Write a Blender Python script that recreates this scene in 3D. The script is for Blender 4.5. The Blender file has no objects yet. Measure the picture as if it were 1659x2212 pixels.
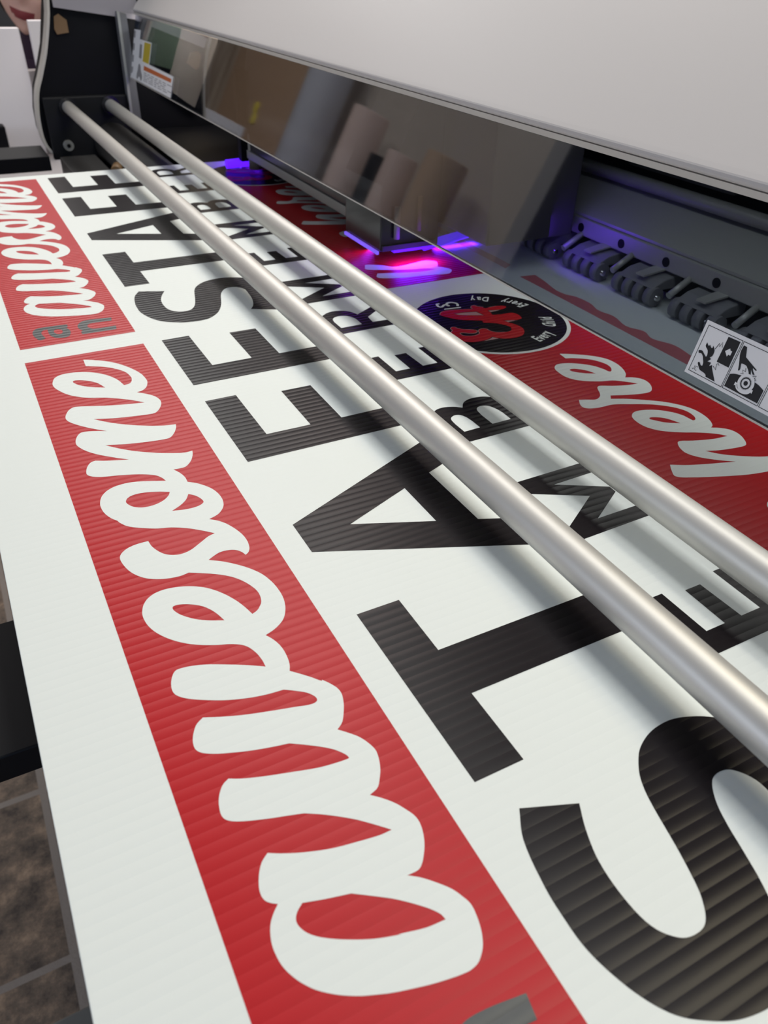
import bpy, bmesh, math, random
from mathutils import Vector, Matrix
from mathutils.geometry import tessellate_polygon

# ---------------------------------------------------------------- camera, light, exposure
C = bpy.context.scene.collection
H = 0.24                      # metres per layout unit (eye height above the printed sheet)
sc = bpy.context.scene
sc.view_settings.view_transform = 'Standard'
sc.view_settings.look = 'None'
sc.view_settings.gamma = 1.0
sc.view_settings.exposure = 0.0
sc.view_settings.use_curve_mapping = False

cam = bpy.data.cameras.new('camera')
co = bpy.data.objects.new('camera', cam)
C.objects.link(co)
right = Vector((0.88439055, -0.4659584, 0.02713153))
down = Vector((-0.25381924, -0.52890441, -0.80983697))
fwd = Vector((0.39170033, 0.70932566, -0.58602727))
m = Matrix((right, -down, -fwd)).transposed().to_4x4()
m.translation = Vector((0, 0, H))
co.matrix_world = m
cam.sensor_fit = 'VERTICAL'
cam.sensor_height = 36.0
cam.sensor_width = 27.0
cam.lens = 36.0 * 1661.0 / 2212.0
cam.clip_start = 0.01
cam.clip_end = 60
cam.dof.use_dof = True
cam.dof.focus_distance = 0.42
cam.dof.aperture_fstop = 17.0
sc.camera = co

world = bpy.data.worlds.new('world')
sc.world = world
world.use_nodes = True
world.node_tree.nodes['Background'].inputs[0].default_value = (0.42, 0.62, 1.0, 1)
world.node_tree.nodes['Background'].inputs[1].default_value = 1.25

def area(name, loc, target, sx, sy, power, col):
    l = bpy.data.lights.new(name, 'AREA')
    l.shape = 'RECTANGLE'; l.size = sx; l.size_y = sy
    l.energy = power; l.color = col
    o = bpy.data.objects.new(name, l); C.objects.link(o)
    o.location = loc
    if target is not None:
        d = Vector(target) - Vector(loc)
        o.rotation_euler = d.to_track_quat('-Z', 'Y').to_euler()
    return o
area('ceiling_area_light', (0.66, 1.9, 1.72), None, 0.62, 5.0, 44, (1.0, 1.0, 0.97))
area('ceiling_area_light', (0.95, 2.30, 1.72), None, 0.5, 0.8, 13, (1.0, 0.84, 0.78))
area('ceiling_area_light', (1.15, 0.05, 1.72), None, 0.6, 0.55, 10, (1.0, 0.88, 0.62))
area('ceiling_area_light', (0.25, 3.6, 1.72), None, 0.7, 1.0, 16, (1.0, 0.955, 0.93))
area('ceiling_area_light', (-0.85, 3.4, 1.72), None, 0.4, 4.8, 11, (1.0, 0.93, 0.88))  # added fill to brighten the stock along the partition
area('side_fill_light', (-3.25, 0.2, 0.75), (0.3, 0.5, 0.15), 1.8, 0.9, 30, (0.78, 0.86, 1.0))  # added fill with no window behind it, brightens the hazard label

# ---------------------------------------------------------------- helpers
def material(name, col=(0.5, 0.5, 0.5), rough=0.5, metal=0.0, spec=0.5, coat=0.0, emit=None, estr=0.0):
    m = bpy.data.materials.new(name); m.use_nodes = True
    b = m.node_tree.nodes['Principled BSDF']
    b.inputs['Base Color'].default_value = (*col, 1)
    b.inputs['Roughness'].default_value = rough
    b.inputs['Metallic'].default_value = metal
    b.inputs['Specular IOR Level'].default_value = spec
    b.inputs['Coat Weight'].default_value = coat
    b.inputs['Coat Roughness'].default_value = 0.15
    if emit:
        b.inputs['Emission Color'].default_value = (*emit, 1)
        b.inputs['Emission Strength'].default_value = estr
    return m

def nd(m, t, **kw):
    n = m.node_tree.nodes.new(t)
    for k, v in kw.items():
        setattr(n, k, v)
    return n
def lk(m, a, b): m.node_tree.links.new(a, b)
def bsdf(m): return m.node_tree.nodes['Principled BSDF']

def add_noise_colour(m, scale, c0, c1, stretch=(1, 1, 1), detail=4, lo=0.35, hi=0.65):
    g = nd(m, 'ShaderNodeNewGeometry'); mp = nd(m, 'ShaderNodeMapping')
    mp.inputs['Scale'].default_value = stretch
    n = nd(m, 'ShaderNodeTexNoise'); n.inputs['Scale'].default_value = scale; n.inputs['Detail'].default_value = detail
    r = nd(m, 'ShaderNodeValToRGB')
    r.color_ramp.elements[0].position = lo; r.color_ramp.elements[0].color = (*c0, 1)
    r.color_ramp.elements[1].position = hi; r.color_ramp.elements[1].color = (*c1, 1)
    lk(m, g.outputs['Position'], mp.inputs['Vector']); lk(m, mp.outputs[0], n.inputs['Vector'])
    lk(m, n.outputs['Fac'], r.inputs['Fac']); lk(m, r.outputs['Color'], bsdf(m).inputs['Base Color'])
    return n

def add_noise_bump(m, scale, dist, strength=1.0, stretch=(1, 1, 1)):
    g = nd(m, 'ShaderNodeNewGeometry'); mp = nd(m, 'ShaderNodeMapping')
    mp.inputs['Scale'].default_value = stretch
    n = nd(m, 'ShaderNodeTexNoise'); n.inputs['Scale'].default_value = scale; n.inputs['Detail'].default_value = 3
    b = nd(m, 'ShaderNodeBump'); b.inputs['Distance'].default_value = dist; b.inputs['Strength'].default_value = strength
    lk(m, g.outputs['Position'], mp.inputs['Vector']); lk(m, mp.outputs[0], n.inputs['Vector'])
    lk(m, n.outputs['Fac'], b.inputs['Height']); lk(m, b.outputs[0], bsdf(m).inputs['Normal'])

PITCH = 0.0201 * H
def add_flutes(m, depth, grain, gscale=2600):
    """corrugation of the fluted plastic board: rounded ribs running across the sheet + fine ink grain"""
    g = nd(m, 'ShaderNodeNewGeometry'); s = nd(m, 'ShaderNodeSeparateXYZ')
    lk(m, g.outputs['Position'], s.inputs[0])
    a = nd(m, 'ShaderNodeMath', operation='MULTIPLY'); a.inputs[1].default_value = 1.0 / PITCH
    lk(m, s.outputs['Y'], a.inputs[0])
    f = nd(m, 'ShaderNodeMath', operation='FRACT'); lk(m, a.outputs[0], f.inputs[0])
    # rib profile: parabola between flute walls
    q = nd(m, 'ShaderNodeMath', operation='SUBTRACT'); lk(m, f.outputs[0], q.inputs[0]); q.inputs[1].default_value = 0.5
    p = nd(m, 'ShaderNodeMath', operation='MULTIPLY'); lk(m, q.outputs[0], p.inputs[0]); lk(m, q.outputs[0], p.inputs[1])
    r = nd(m, 'ShaderNodeMath', operation='MULTIPLY'); lk(m, p.outputs[0], r.inputs[0]); r.inputs[1].default_value = -4.0
    b1 = nd(m, 'ShaderNodeBump'); b1.inputs['Distance'].default_value = depth; b1.inputs['Strength'].default_value = 1.0
    lk(m, r.outputs[0], b1.inputs['Height'])
    n = nd(m, 'ShaderNodeTexNoise'); n.inputs['Scale'].default_value = gscale; n.inputs['Detail'].default_value = 2
    lk(m, g.outputs['Position'], n.inputs['Vector'])
    b2 = nd(m, 'ShaderNodeBump'); b2.inputs['Distance'].default_value = grain; b2.inputs['Strength'].default_value = 1.0
    lk(m, n.outputs['Fac'], b2.inputs['Height']); lk(m, b1.outputs[0], b2.inputs['Normal'])
    lk(m, b2.outputs[0], bsdf(m).inputs['Normal'])

class MB:
    """collects faces in layout units, links them as one mesh object in metres"""
    def __init__(s): s.v = []; s.f = []; s.sm = []
    def add(s, vs, fs, smooth=False):
        k = len(s.v); s.v += [tuple(p) for p in vs]
        for f in fs: s.f.append([i + k for i in f]); s.sm.append(smooth)
        return s
    def box(s, x0, x1, y0, y1, z0, z1):
        v = [(x0,y0,z0),(x1,y0,z0),(x1,y1,z0),(x0,y1,z0),(x0,y0,z1),(x1,y0,z1),(x1,y1,z1),(x0,y1,z1)]
        return s.add(v, [(0,3,2,1),(4,5,6,7),(0,1,5,4),(1,2,6,5),(2,3,7,6),(3,0,4,7)])
    def hexa(s, v): return s.add(v, [(0,3,2,1),(4,5,6,7),(0,1,5,4),(1,2,6,5),(2,3,7,6),(3,0,4,7)])
    def tube(s, p0, p1, r, n=24, r1=None, caps=True):
        p0 = Vector(p0); p1 = Vector(p1); d = (p1 - p0).normalized()
        a = d.cross(Vector((0, 0, 1)))
        if a.length < 0.01: a = d.cross(Vector((1, 0, 0)))
        a.normalize(); b = d.cross(a); r1 = r if r1 is None else r1
        v = []
        for (p, rr) in ((p0, r), (p1, r1)):
            for i in range(n):
                t = 2 * math.pi * i / n; v.append(p + a * math.cos(t) * rr + b * math.sin(t) * rr)
        s.add(v, [(i, (i + 1) % n, n + (i + 1) % n, n + i) for i in range(n)], True)
        if caps:
            k = len(s.v) - 2 * n
            s.f.append([k + i for i in reversed(range(n))]); s.sm.append(False)
            s.f.append([k + n + i for i in range(n)]); s.sm.append(False)
        return s
    def extr_y(s, prof, y0, y1):
        n = len(prof)
        v = [(x, y0, z) for x, z in prof] + [(x, y1, z) for x, z in prof]
        s.add(v, [(i, (i + 1) % n, n + (i + 1) % n, n + i) for i in range(n)])
        k = len(s.v) - 2 * n
        t = tessellate_polygon([[Vector((x, z, 0)) for x, z in prof]])
        for tri in t:
            s.f.append([k + i for i in tri]); s.sm.append(False)
            s.f.append([k + n + i for i in reversed(tri)]); s.sm.append(False)
        return s
    def flat(s, loops, put):
        """planar filled outline with holes; put(a, b) gives the 3-D point"""
        allp = [p for l in loops for p in l]
        t = tessellate_polygon([[Vector((p[0], p[1], 0)) for p in l] for l in loops])
        k = len(s.v); s.v += [tuple(put(p[0], p[1])) for p in allp]
        for tri in t: s.f.append([k + i for i in tri]); s.sm.append(False)
        return s
    def slab(s, loop, put0, put1):
        """outline given two sides: a plate with thickness"""
        n = len(loop)
        t = tessellate_polygon([[Vector((p[0], p[1], 0)) for p in loop]])
        v = [put0(p[0], p[1]) for p in loop] + [put1(p[0], p[1]) for p in loop]
        s.add(v, [(i, (i + 1) % n, n + (i + 1) % n, n + i) for i in range(n)])
        k = len(s.v) - 2 * n
        for tri in t:
            s.f.append([k + i for i in tri]); s.sm.append(False)
            s.f.append([k + n + i for i in reversed(tri)]); s.sm.append(False)
        return s
    def build(s, name, mat, parent=None, bevel=0, up=False):
        me = bpy.data.meshes.new(name)
        V = [Vector(p) * H for p in s.v]
        if parent is None:
            lo = Vector((min(p[i] for p in V) for i in range(3))); hi = Vector((max(p[i] for p in V) for i in range(3)))
            base = Vector(((lo.x + hi.x) / 2, (lo.y + hi.y) / 2, lo.z)); loc = base
        else:
            base = parent_base(parent); loc = Vector((0, 0, 0))
        me.from_pydata([p - base for p in V], [], s.f)
        for p, q in zip(me.polygons, s.sm): p.use_smooth = q
        if up:
            bm = bmesh.new(); bm.from_mesh(me)
            for fc in bm.faces:
                if fc.normal.z < 0: fc.normal_flip()
            bm.to_mesh(me); bm.free()
        else:
            bm = bmesh.new(); bm.from_mesh(me)
            bmesh.ops.recalc_face_normals(bm, faces=bm.faces)
            bm.to_mesh(me); bm.free()
        me.materials.append(mat)
        o = bpy.data.objects.new(name, me); C.objects.link(o); o.location = loc
        if parent is not None: o.parent = parent
        if bevel:
            bv = o.modifiers.new('bevel', 'BEVEL'); bv.width = bevel; bv.segments = 2; bv.limit_method = 'ANGLE'
        return o

def parent_base(o):
    b = Vector((0, 0, 0))
    while o is not None: b += o.location; o = o.parent
    return b
def tag(o, label, cat=None, group=None, kind=None):
    o['label'] = label
    if cat: o['category'] = cat
    if group: o['group'] = group
    if kind: o['kind'] = kind
    return o
def empty(name, loc, label, cat, group=None):
    o = bpy.data.objects.new(name, None); C.objects.link(o); o.empty_display_size = 0.02
    o.location = Vector(loc) * H
    return tag(o, label, cat, group)
def struct(o, label=None):
    o['kind'] = 'structure'
    if label: o['label'] = label
    return o
def copy_tree(o, parent=None, off=(0, 0, 0)):
    c = o.copy(); C.objects.link(c)
    if parent is not None: c.parent = parent
    c.location = o.location + Vector(off) * H
    for ch in list(o.children): copy_tree(ch, c)
    return c
def smooth(pts, sub=5, closed=True):
    """Catmull-Rom through the points; a third value of 1 marks a sharp corner"""
    n = len(pts); P = [Vector((p[0], p[1])) for p in pts]; cn = [len(p) > 2 and p[2] == 1 for p in pts]
    out = []
    for i in range(n if closed else n - 1):
        a, b = P[i], P[(i + 1) % n]
        pa = P[i - 1] if (closed or i > 0) else a; pb = P[(i + 2) % n] if (closed or i + 2 < n) else b
        ta = (b - a) if cn[i] else (b - pa) * 0.5
        tb = (b - a) if cn[(i + 1) % n] else (pb - a) * 0.5
        L = (b - a).length
        if ta.length > 1e-9 and not cn[i]: ta = ta.normalized() * L
        if tb.length > 1e-9 and not cn[(i + 1) % n]: tb = tb.normalized() * L
        k = 1 if (cn[i] and cn[(i + 1) % n]) else sub
        for j in range(k):
            t = j / k; t2 = t * t; t3 = t2 * t
            out.append(a * (2*t3 - 3*t2 + 1) + ta * (t3 - 2*t2 + t) + b * (-2*t3 + 3*t2) + tb * (t3 - t2))
    if not closed: out.append(P[-1])
    return [(p.x, p.y) for p in out]
def stroke(pts, w, closed=False):
    """ribbon outline of a polyline"""
    P = [Vector(p) for p in pts]; n = len(P); L, Rr = [], []
    for i in range(n):
        a = P[max(i - 1, 0)] if not closed else P[i - 1]; b = P[min(i + 1, n - 1)] if not closed else P[(i + 1) % n]
        d = (b - a); d.normalize(); nn = Vector((-d.y, d.x)) * w / 2
        L.append(P[i] + nn); Rr.append(P[i] - nn)
    return L, Rr
def add_stroke(mb, pts, w, put, closed=False):
    L, Rr = stroke(pts, w, closed); n = len(L)
    v = [put(p.x, p.y) for p in L] + [put(p.x, p.y) for p in Rr]
    mb.add(v, [(i, (i + 1) % n, n + (i + 1) % n, n + i) for i in range(n if closed else n - 1)])
def circle(cx, cy, r, n=72): return [(cx + r * math.cos(2*math.pi*i/n), cy + r * math.sin(2*math.pi*i/n)) for i in range(n)]

AWESOME = [[0.22,2.2827,1],[0.2548,2.2627],[0.296,2.2269],[0.3276,2.179],[0.3502,2.1237],[0.3564,2.0771],[0.3541,2.0548],[0.3445,2.0285],[0.3298,2.0127],[0.3133,2.0078,1],[0.3357,1.9863],[0.3517,1.9643],[0.3591,1.9393],[0.3574,1.9165],[0.3463,1.8902],[0.3328,1.8725],[0.3199,1.8684],[0.2651,1.8772],[0.224,1.8864],[0.1768,1.9031,1],[0.2067,1.8715],[0.2428,1.8418],[0.2926,1.8108],[0.3315,1.7939],[0.3617,1.7875,1],[0.3572,1.7691],[0.346,1.746],[0.3327,1.7287],[0.3217,1.7247],[0.2861,1.7281],[0.2335,1.739],[0.1953,1.751],[0.1772,1.7572,1],[0.2039,1.7282],[0.2376,1.6978],[0.2844,1.6671],[0.3206,1.6489],[0.3461,1.6409],[0.3625,1.6418,1],[0.357,1.6214],[0.3461,1.5983],[0.3332,1.5822],[0.3249,1.5768],[0.3113,1.5762],[0.2978,1.5777,1],[0.3067,1.5596],[0.3131,1.5353],[0.3131,1.5124,1],[0.331,1.4972],[0.351,1.4692],[0.3604,1.4439],[0.3633,1.416],[0.3596,1.3917],[0.3509,1.3744],[0.3359,1.3593],[0.3139,1.3507,1],[0.3315,1.3342],[0.3446,1.3135],[0.3576,1.2788],[0.3619,1.2489],[0.3588,1.2212],[0.3516,1.2063],[0.3434,1.2002,1],[0.3393,1.2123],[0.3311,1.2232],[0.3189,1.2295],[0.3004,1.2311],[0.2843,1.2249],[0.2706,1.2169,1],[0.2925,1.2019],[0.3139,1.1821],[0.3355,1.1569],[0.3515,1.1301],[0.3601,1.1035],[0.364,1.0778],[0.3644,1.0525],[0.3604,1.0283],[0.3528,1.0082],[0.3424,0.9917],[0.3291,0.9803],[0.3153,0.9727],[0.2984,0.9668,1],[0.3062,0.952],[0.3119,0.9338],[0.3138,0.9147],[0.3125,0.8931],[0.3097,0.88],[0.3048,0.8681,1],[0.3175,0.8548],[0.3315,0.8394],[0.345,0.823],[0.3464,0.8249],[0.3597,0.8028],[0.3634,0.7858],[0.3593,0.7679],[0.3531,0.7531],[0.3419,0.7333],[0.3352,0.7258],[0.3261,0.7196,1],[0.3472,0.6959],[0.3552,0.6822],[0.3621,0.6611],[0.3608,0.6462],[0.354,0.626],[0.3452,0.6107],[0.3342,0.597],[0.3187,0.5913,1],[0.3317,0.5792],[0.3458,0.5624],[0.3552,0.5457],[0.3611,0.5316],[0.3619,0.5189],[0.3577,0.5018],[0.3506,0.4866],[0.3424,0.4747],[0.3343,0.4653],[0.3256,0.4598],[0.3083,0.4598,1],[0.3228,0.4492],[0.3377,0.4341],[0.3515,0.4175],[0.3592,0.4021],[0.3635,0.3885],[0.3621,0.3731],[0.3581,0.3574],[0.3535,0.3463],[0.3472,0.3362],[0.3384,0.3277],[0.3313,0.3232],[0.3237,0.3211],[0.3153,0.3205],[0.2968,0.3229],[0.2704,0.3282],[0.2453,0.3349],[0.2208,0.3423],[0.1975,0.3514],[0.1858,0.3565],[0.1642,0.3689],[0.1441,0.3847],[0.1321,0.3986],[0.1235,0.4126],[0.1171,0.4283],[0.1146,0.445],[0.1148,0.4587],[0.1184,0.4739],[0.1235,0.4849],[0.1308,0.494],[0.1399,0.5024,1],[0.133,0.507],[0.1269,0.5136],[0.1246,0.5215],[0.125,0.5307],[0.1281,0.5417],[0.1336,0.554],[0.1414,0.5654],[0.1528,0.5742,1],[0.1712,0.5642],[0.1974,0.5527],[0.2339,0.5406],[0.273,0.5329],[0.3033,0.5281],[0.3211,0.5279,1],[0.3021,0.5471],[0.2792,0.568],[0.2464,0.5919],[0.2214,0.607,1],[0.2015,0.6134],[0.1731,0.6221],[0.1453,0.632],[0.1275,0.6402],[0.1179,0.6482],[0.1147,0.6572],[0.1158,0.6703],[0.1194,0.6837],[0.1246,0.6942],[0.1327,0.7046],[0.1429,0.7106,1],[0.1599,0.7021],[0.1889,0.6915],[0.2288,0.6796],[0.2696,0.6682],[0.2978,0.6638],[0.316,0.6625],[0.3194,0.6636],[0.3162,0.6729],[0.3027,0.6898],[0.2763,0.7103],[0.2477,0.729,1],[0.2168,0.7357],[0.1858,0.7441],[0.1558,0.7548],[0.1364,0.7631],[0.1217,0.7724],[0.1154,0.7807],[0.1139,0.7902],[0.1163,0.8036],[0.1215,0.8159],[0.1297,0.8285],[0.1427,0.8374,1],[0.1681,0.8264],[0.1992,0.8146],[0.2421,0.802],[0.2818,0.7918],[0.3086,0.785],[0.3203,0.7873],[0.3212,0.7967],[0.3121,0.8106],[0.2989,0.8211],[0.2803,0.8338,1],[0.2505,0.8369],[0.2212,0.8432],[0.189,0.8543],[0.1584,0.8695],[0.1327,0.8856],[0.119,0.899],[0.1143,0.9113],[0.1158,0.9273],[0.121,0.9419],[0.1279,0.9524],[0.1349,0.956],[0.155,0.9539],[0.1819,0.9453],[0.214,0.9294],[0.2457,0.9119],[0.2715,0.8955,1],[0.2714,0.9135],[0.2673,0.9362],[0.2566,0.9581],[0.2367,0.9724],[0.213,0.9817],[0.1866,0.9947],[0.1615,1.0126],[0.1398,1.0356],[0.1242,1.0605],[0.1159,1.0836],[0.1132,1.106],[0.1146,1.1218],[0.1219,1.1418],[0.1339,1.1566],[0.151,1.1657],[0.173,1.1675],[0.1997,1.1616],[0.2229,1.151],[0.2444,1.1344],[0.2649,1.1083],[0.2811,1.0776],[0.29,1.0526],[0.296,1.0294,1],[0.308,1.0353],[0.3195,1.0484],[0.3244,1.0598],[0.3266,1.0799],[0.3226,1.0998],[0.3112,1.1255],[0.294,1.1487],[0.2689,1.1692],[0.2461,1.1833],[0.2239,1.196,1],[0.2064,1.1933],[0.1829,1.1965],[0.1611,1.2049],[0.1443,1.2161],[0.1291,1.2346],[0.119,1.2565],[0.1131,1.2843],[0.1132,1.3019],[0.1198,1.3146],[0.1346,1.3257],[0.1539,1.3307],[0.1775,1.3309,1],[0.1793,1.3122],[0.1858,1.2928],[0.1952,1.2761],[0.2102,1.264],[0.2274,1.2597],[0.2471,1.2638],[0.2729,1.2793],[0.2937,1.2925],[0.3092,1.297,1],[0.2853,1.3202],[0.2619,1.3393],[0.233,1.3563],[0.2024,1.3667],[0.1714,1.3847],[0.1514,1.4],[0.1393,1.4191],[0.1357,1.4297,1],[0.1258,1.4448],[0.1168,1.4696],[0.1143,1.4986],[0.1181,1.5205],[0.1258,1.5385],[0.1416,1.5556],[0.1635,1.5652],[0.194,1.566],[0.2297,1.5552],[0.2697,1.5377,1],[0.2636,1.5562],[0.2521,1.5722],[0.2204,1.5915],[0.1775,1.6066],[0.1415,1.6168],[0.1211,1.6281],[0.1122,1.6413],[0.1138,1.6591],[0.1203,1.6776],[0.1306,1.6918],[0.1416,1.695,1],[0.1678,1.6826],[0.1921,1.6739],[0.2142,1.6662,1],[0.1829,1.6922],[0.1498,1.7237],[0.1288,1.752],[0.1157,1.7814],[0.1144,1.7998],[0.1195,1.8214],[0.132,1.8431],[0.1461,1.8458],[0.1718,1.8369],[0.1958,1.8256,1],[0.1619,1.8572],[0.1346,1.889],[0.1172,1.9165],[0.1131,1.938],[0.1192,1.9617],[0.1313,1.9832],[0.1469,1.991],[0.1983,1.9727],[0.2531,1.9543],[0.3182,1.9396,1],[0.2865,1.9707],[0.2557,1.9942],[0.2295,2.0113],[0.1807,2.0339],[0.1429,2.0694],[0.1205,2.1128],[0.1133,2.1424],[0.1163,2.1677],[0.1272,2.1938],[0.1506,2.2069],[0.187,2.2039],[0.2244,2.1868],[0.2585,2.1536],[0.281,2.1116],[0.2918,2.0657,1],[0.3095,2.0714],[0.3194,2.094],[0.32,2.1175],[0.3119,2.1517],[0.2877,2.1873],[0.2607,2.2112],[0.2185,2.2345,1]]
AWESOME_HOLES = [[[0.2413,2.0722,1],[0.2064,2.092],[0.1805,2.1153],[0.1691,2.1358],[0.1675,2.1481],[0.1778,2.1511],[0.2001,2.1394],[0.2255,2.1122]],[[0.1689,1.4962],[0.1811,1.5097],[0.2066,1.5122],[0.2417,1.5014],[0.2652,1.4892,1],[0.2594,1.4772],[0.2441,1.4626],[0.222,1.4541],[0.1977,1.4549],[0.1805,1.4646],[0.1697,1.4815]],[[0.25,1.4149,1],[0.2722,1.4277],[0.2893,1.4434],[0.3007,1.4633,1],[0.3138,1.4487],[0.3219,1.4288],[0.3209,1.4162],[0.3041,1.4077],[0.2791,1.4079]],[[0.1679,1.1091],[0.1714,1.1141],[0.1838,1.1131],[0.2025,1.104],[0.2213,1.088],[0.2353,1.0642],[0.2443,1.036,1],[0.2195,1.0478],[0.1968,1.0632],[0.1777,1.0841],[0.1695,1.0998]],[[0.1685,0.4893,1],[0.1578,0.4812],[0.1526,0.472],[0.1535,0.4628],[0.1599,0.4508],[0.1734,0.4382],[0.1988,0.4224],[0.2304,0.4072],[0.2642,0.396],[0.2606,0.3979],[0.2962,0.389],[0.3239,0.3866,1],[0.3212,0.396],[0.3092,0.4111],[0.2817,0.4364],[0.2627,0.4502],[0.2305,0.4718,1],[0.1964,0.4808]]]
AN_A = [[0.2226,0.2666,1],[0.2215,0.241,1],[0.216,0.2392,1],[0.2225,0.2166],[0.2225,0.1959],[0.2147,0.1702],[0.2009,0.1603],[0.1797,0.1652],[0.166,0.1805],[0.1595,0.2036],[0.1588,0.2332],[0.1603,0.2473,1],[0.1473,0.2442],[0.1392,0.2302],[0.1386,0.2112],[0.1447,0.1775,1],[0.1266,0.1687],[0.1184,0.1876],[0.1129,0.2129],[0.1137,0.2386],[0.1211,0.2589],[0.1367,0.2698],[0.1653,0.2702],[0.1919,0.2693]]
AN_A_HOLE = [[0.1759,0.2255],[0.1828,0.2373],[0.1962,0.2313],[0.201,0.2143],[0.1961,0.1989],[0.1846,0.1965],[0.1767,0.2105]]
AN_N = [[0.3643,0.2687,1],[0.3589,0.2395,1],[0.3063,0.2442],[0.288,0.241],[0.2793,0.2245],[0.2847,0.2049],[0.2969,0.1955],[0.3636,0.1941,1],[0.3585,0.162,1],[0.253,0.1639,1],[0.252,0.1868,1],[0.2587,0.1917,1],[0.2497,0.2225],[0.2547,0.2507],[0.2728,0.2735],[0.3019,0.2773]]
HERE = [[1.5618,1.722,1],[1.5996,1.7016],[1.6398,1.6724],[1.6718,1.6341],[1.6793,1.5934],[1.6719,1.5551],[1.6554,1.5221],[1.6364,1.504,1],[1.6586,1.4938],[1.6762,1.473],[1.6755,1.4442],[1.6577,1.4145],[1.6369,1.4008],[1.601,1.4035],[1.5608,1.4148],[1.516,1.4318,1],[1.5031,1.4154,1],[1.5441,1.3964],[1.591,1.3658],[1.629,1.3367],[1.6572,1.3034],[1.6728,1.2685],[1.6736,1.2301],[1.6654,1.2009],[1.6512,1.1792],[1.6379,1.1719,1],[1.6588,1.1597],[1.6767,1.1395],[1.6794,1.1148],[1.6698,1.0887],[1.6552,1.0693],[1.6421,1.0644],[1.5994,1.0698],[1.5609,1.0785],[1.5304,1.09,1],[1.5533,1.0628],[1.5926,1.0336],[1.637,1.0091],[1.6774,0.9935],[1.6971,0.9772],[1.6784,0.958],[1.6417,0.9481],[1.5979,0.952],[1.5374,0.9642],[1.4711,0.9872],[1.4082,1.0125],[1.3726,1.034],[1.3805,1.0552],[1.3986,1.0802,1],[1.4353,1.0608],[1.485,1.0427],[1.5268,1.0298],[1.5617,1.0188,1],[1.5295,1.0409],[1.4939,1.0731],[1.4775,1.1021],[1.4815,1.129],[1.4962,1.1515],[1.5077,1.155],[1.5414,1.1414],[1.5968,1.1252],[1.643,1.1203,1],[1.6268,1.1394],[1.5897,1.1646],[1.5416,1.1887],[1.4993,1.2186],[1.4787,1.2518],[1.4773,1.2886],[1.4874,1.3126],[1.5103,1.327],[1.5379,1.3252],[1.5734,1.3104],[1.6026,1.2841],[1.619,1.2555],[1.6222,1.2292],[1.6243,1.2216],[1.634,1.2237],[1.6439,1.2381],[1.6467,1.2679],[1.6298,1.3014],[1.5893,1.3375],[1.5389,1.3635],[1.4853,1.3857],[1.4531,1.3877],[1.4307,1.3895],[1.4018,1.4003],[1.3974,1.4178],[1.415,1.449,1],[1.4359,1.4411],[1.4608,1.4304],[1.4834,1.4397],[1.4973,1.4559],[1.509,1.4782],[1.5169,1.4886],[1.5288,1.4926],[1.5649,1.476],[1.6042,1.4627],[1.6425,1.4565,1],[1.6195,1.4796],[1.589,1.5032],[1.5482,1.5152],[1.4975,1.5451],[1.4754,1.5797],[1.4756,1.6243],[1.4835,1.6461],[1.5052,1.6621],[1.5379,1.6577],[1.5728,1.6365],[1.6014,1.6079],[1.6158,1.5756],[1.6213,1.5548],[1.6345,1.562],[1.6457,1.5826],[1.6448,1.6091],[1.624,1.6472],[1.5803,1.6777],[1.5578,1.6858,1]]
HERE_HOLES = [[[1.5169,1.6156],[1.5349,1.6156],[1.5607,1.5905],[1.5727,1.5619,1],[1.5411,1.5793],[1.5185,1.6017]],[[1.5215,1.2818],[1.5427,1.2786],[1.5642,1.2603],[1.5801,1.2244,1],[1.5478,1.2436],[1.5291,1.2644]]]
USH = [[1.3805,0.3064,1],[1.3601,0.2628],[1.3978,0.2393],[1.4543,0.2223],[1.5176,0.2162],[1.5794,0.206],[1.6272,0.1944],[1.6561,0.2075],[1.6715,0.2398],[1.6397,0.2836,1],[1.657,0.3124],[1.6657,0.3426],[1.6292,0.3691],[1.5769,0.3599],[1.4786,0.3483],[1.4429,0.3833],[1.3866,0.4139],[1.3713,0.394],[1.3622,0.3653],[1.4104,0.3383],[1.4614,0.3165],[1.5387,0.2926],[1.5803,0.2852],[1.6215,0.2611,1],[1.5634,0.2562],[1.4824,0.2729]]
DOT = [[1.4687,0.8436],[1.4981,0.8644],[1.5188,0.8559],[1.5098,0.8185],[1.4789,0.7829],[1.4639,0.7971]]
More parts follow.
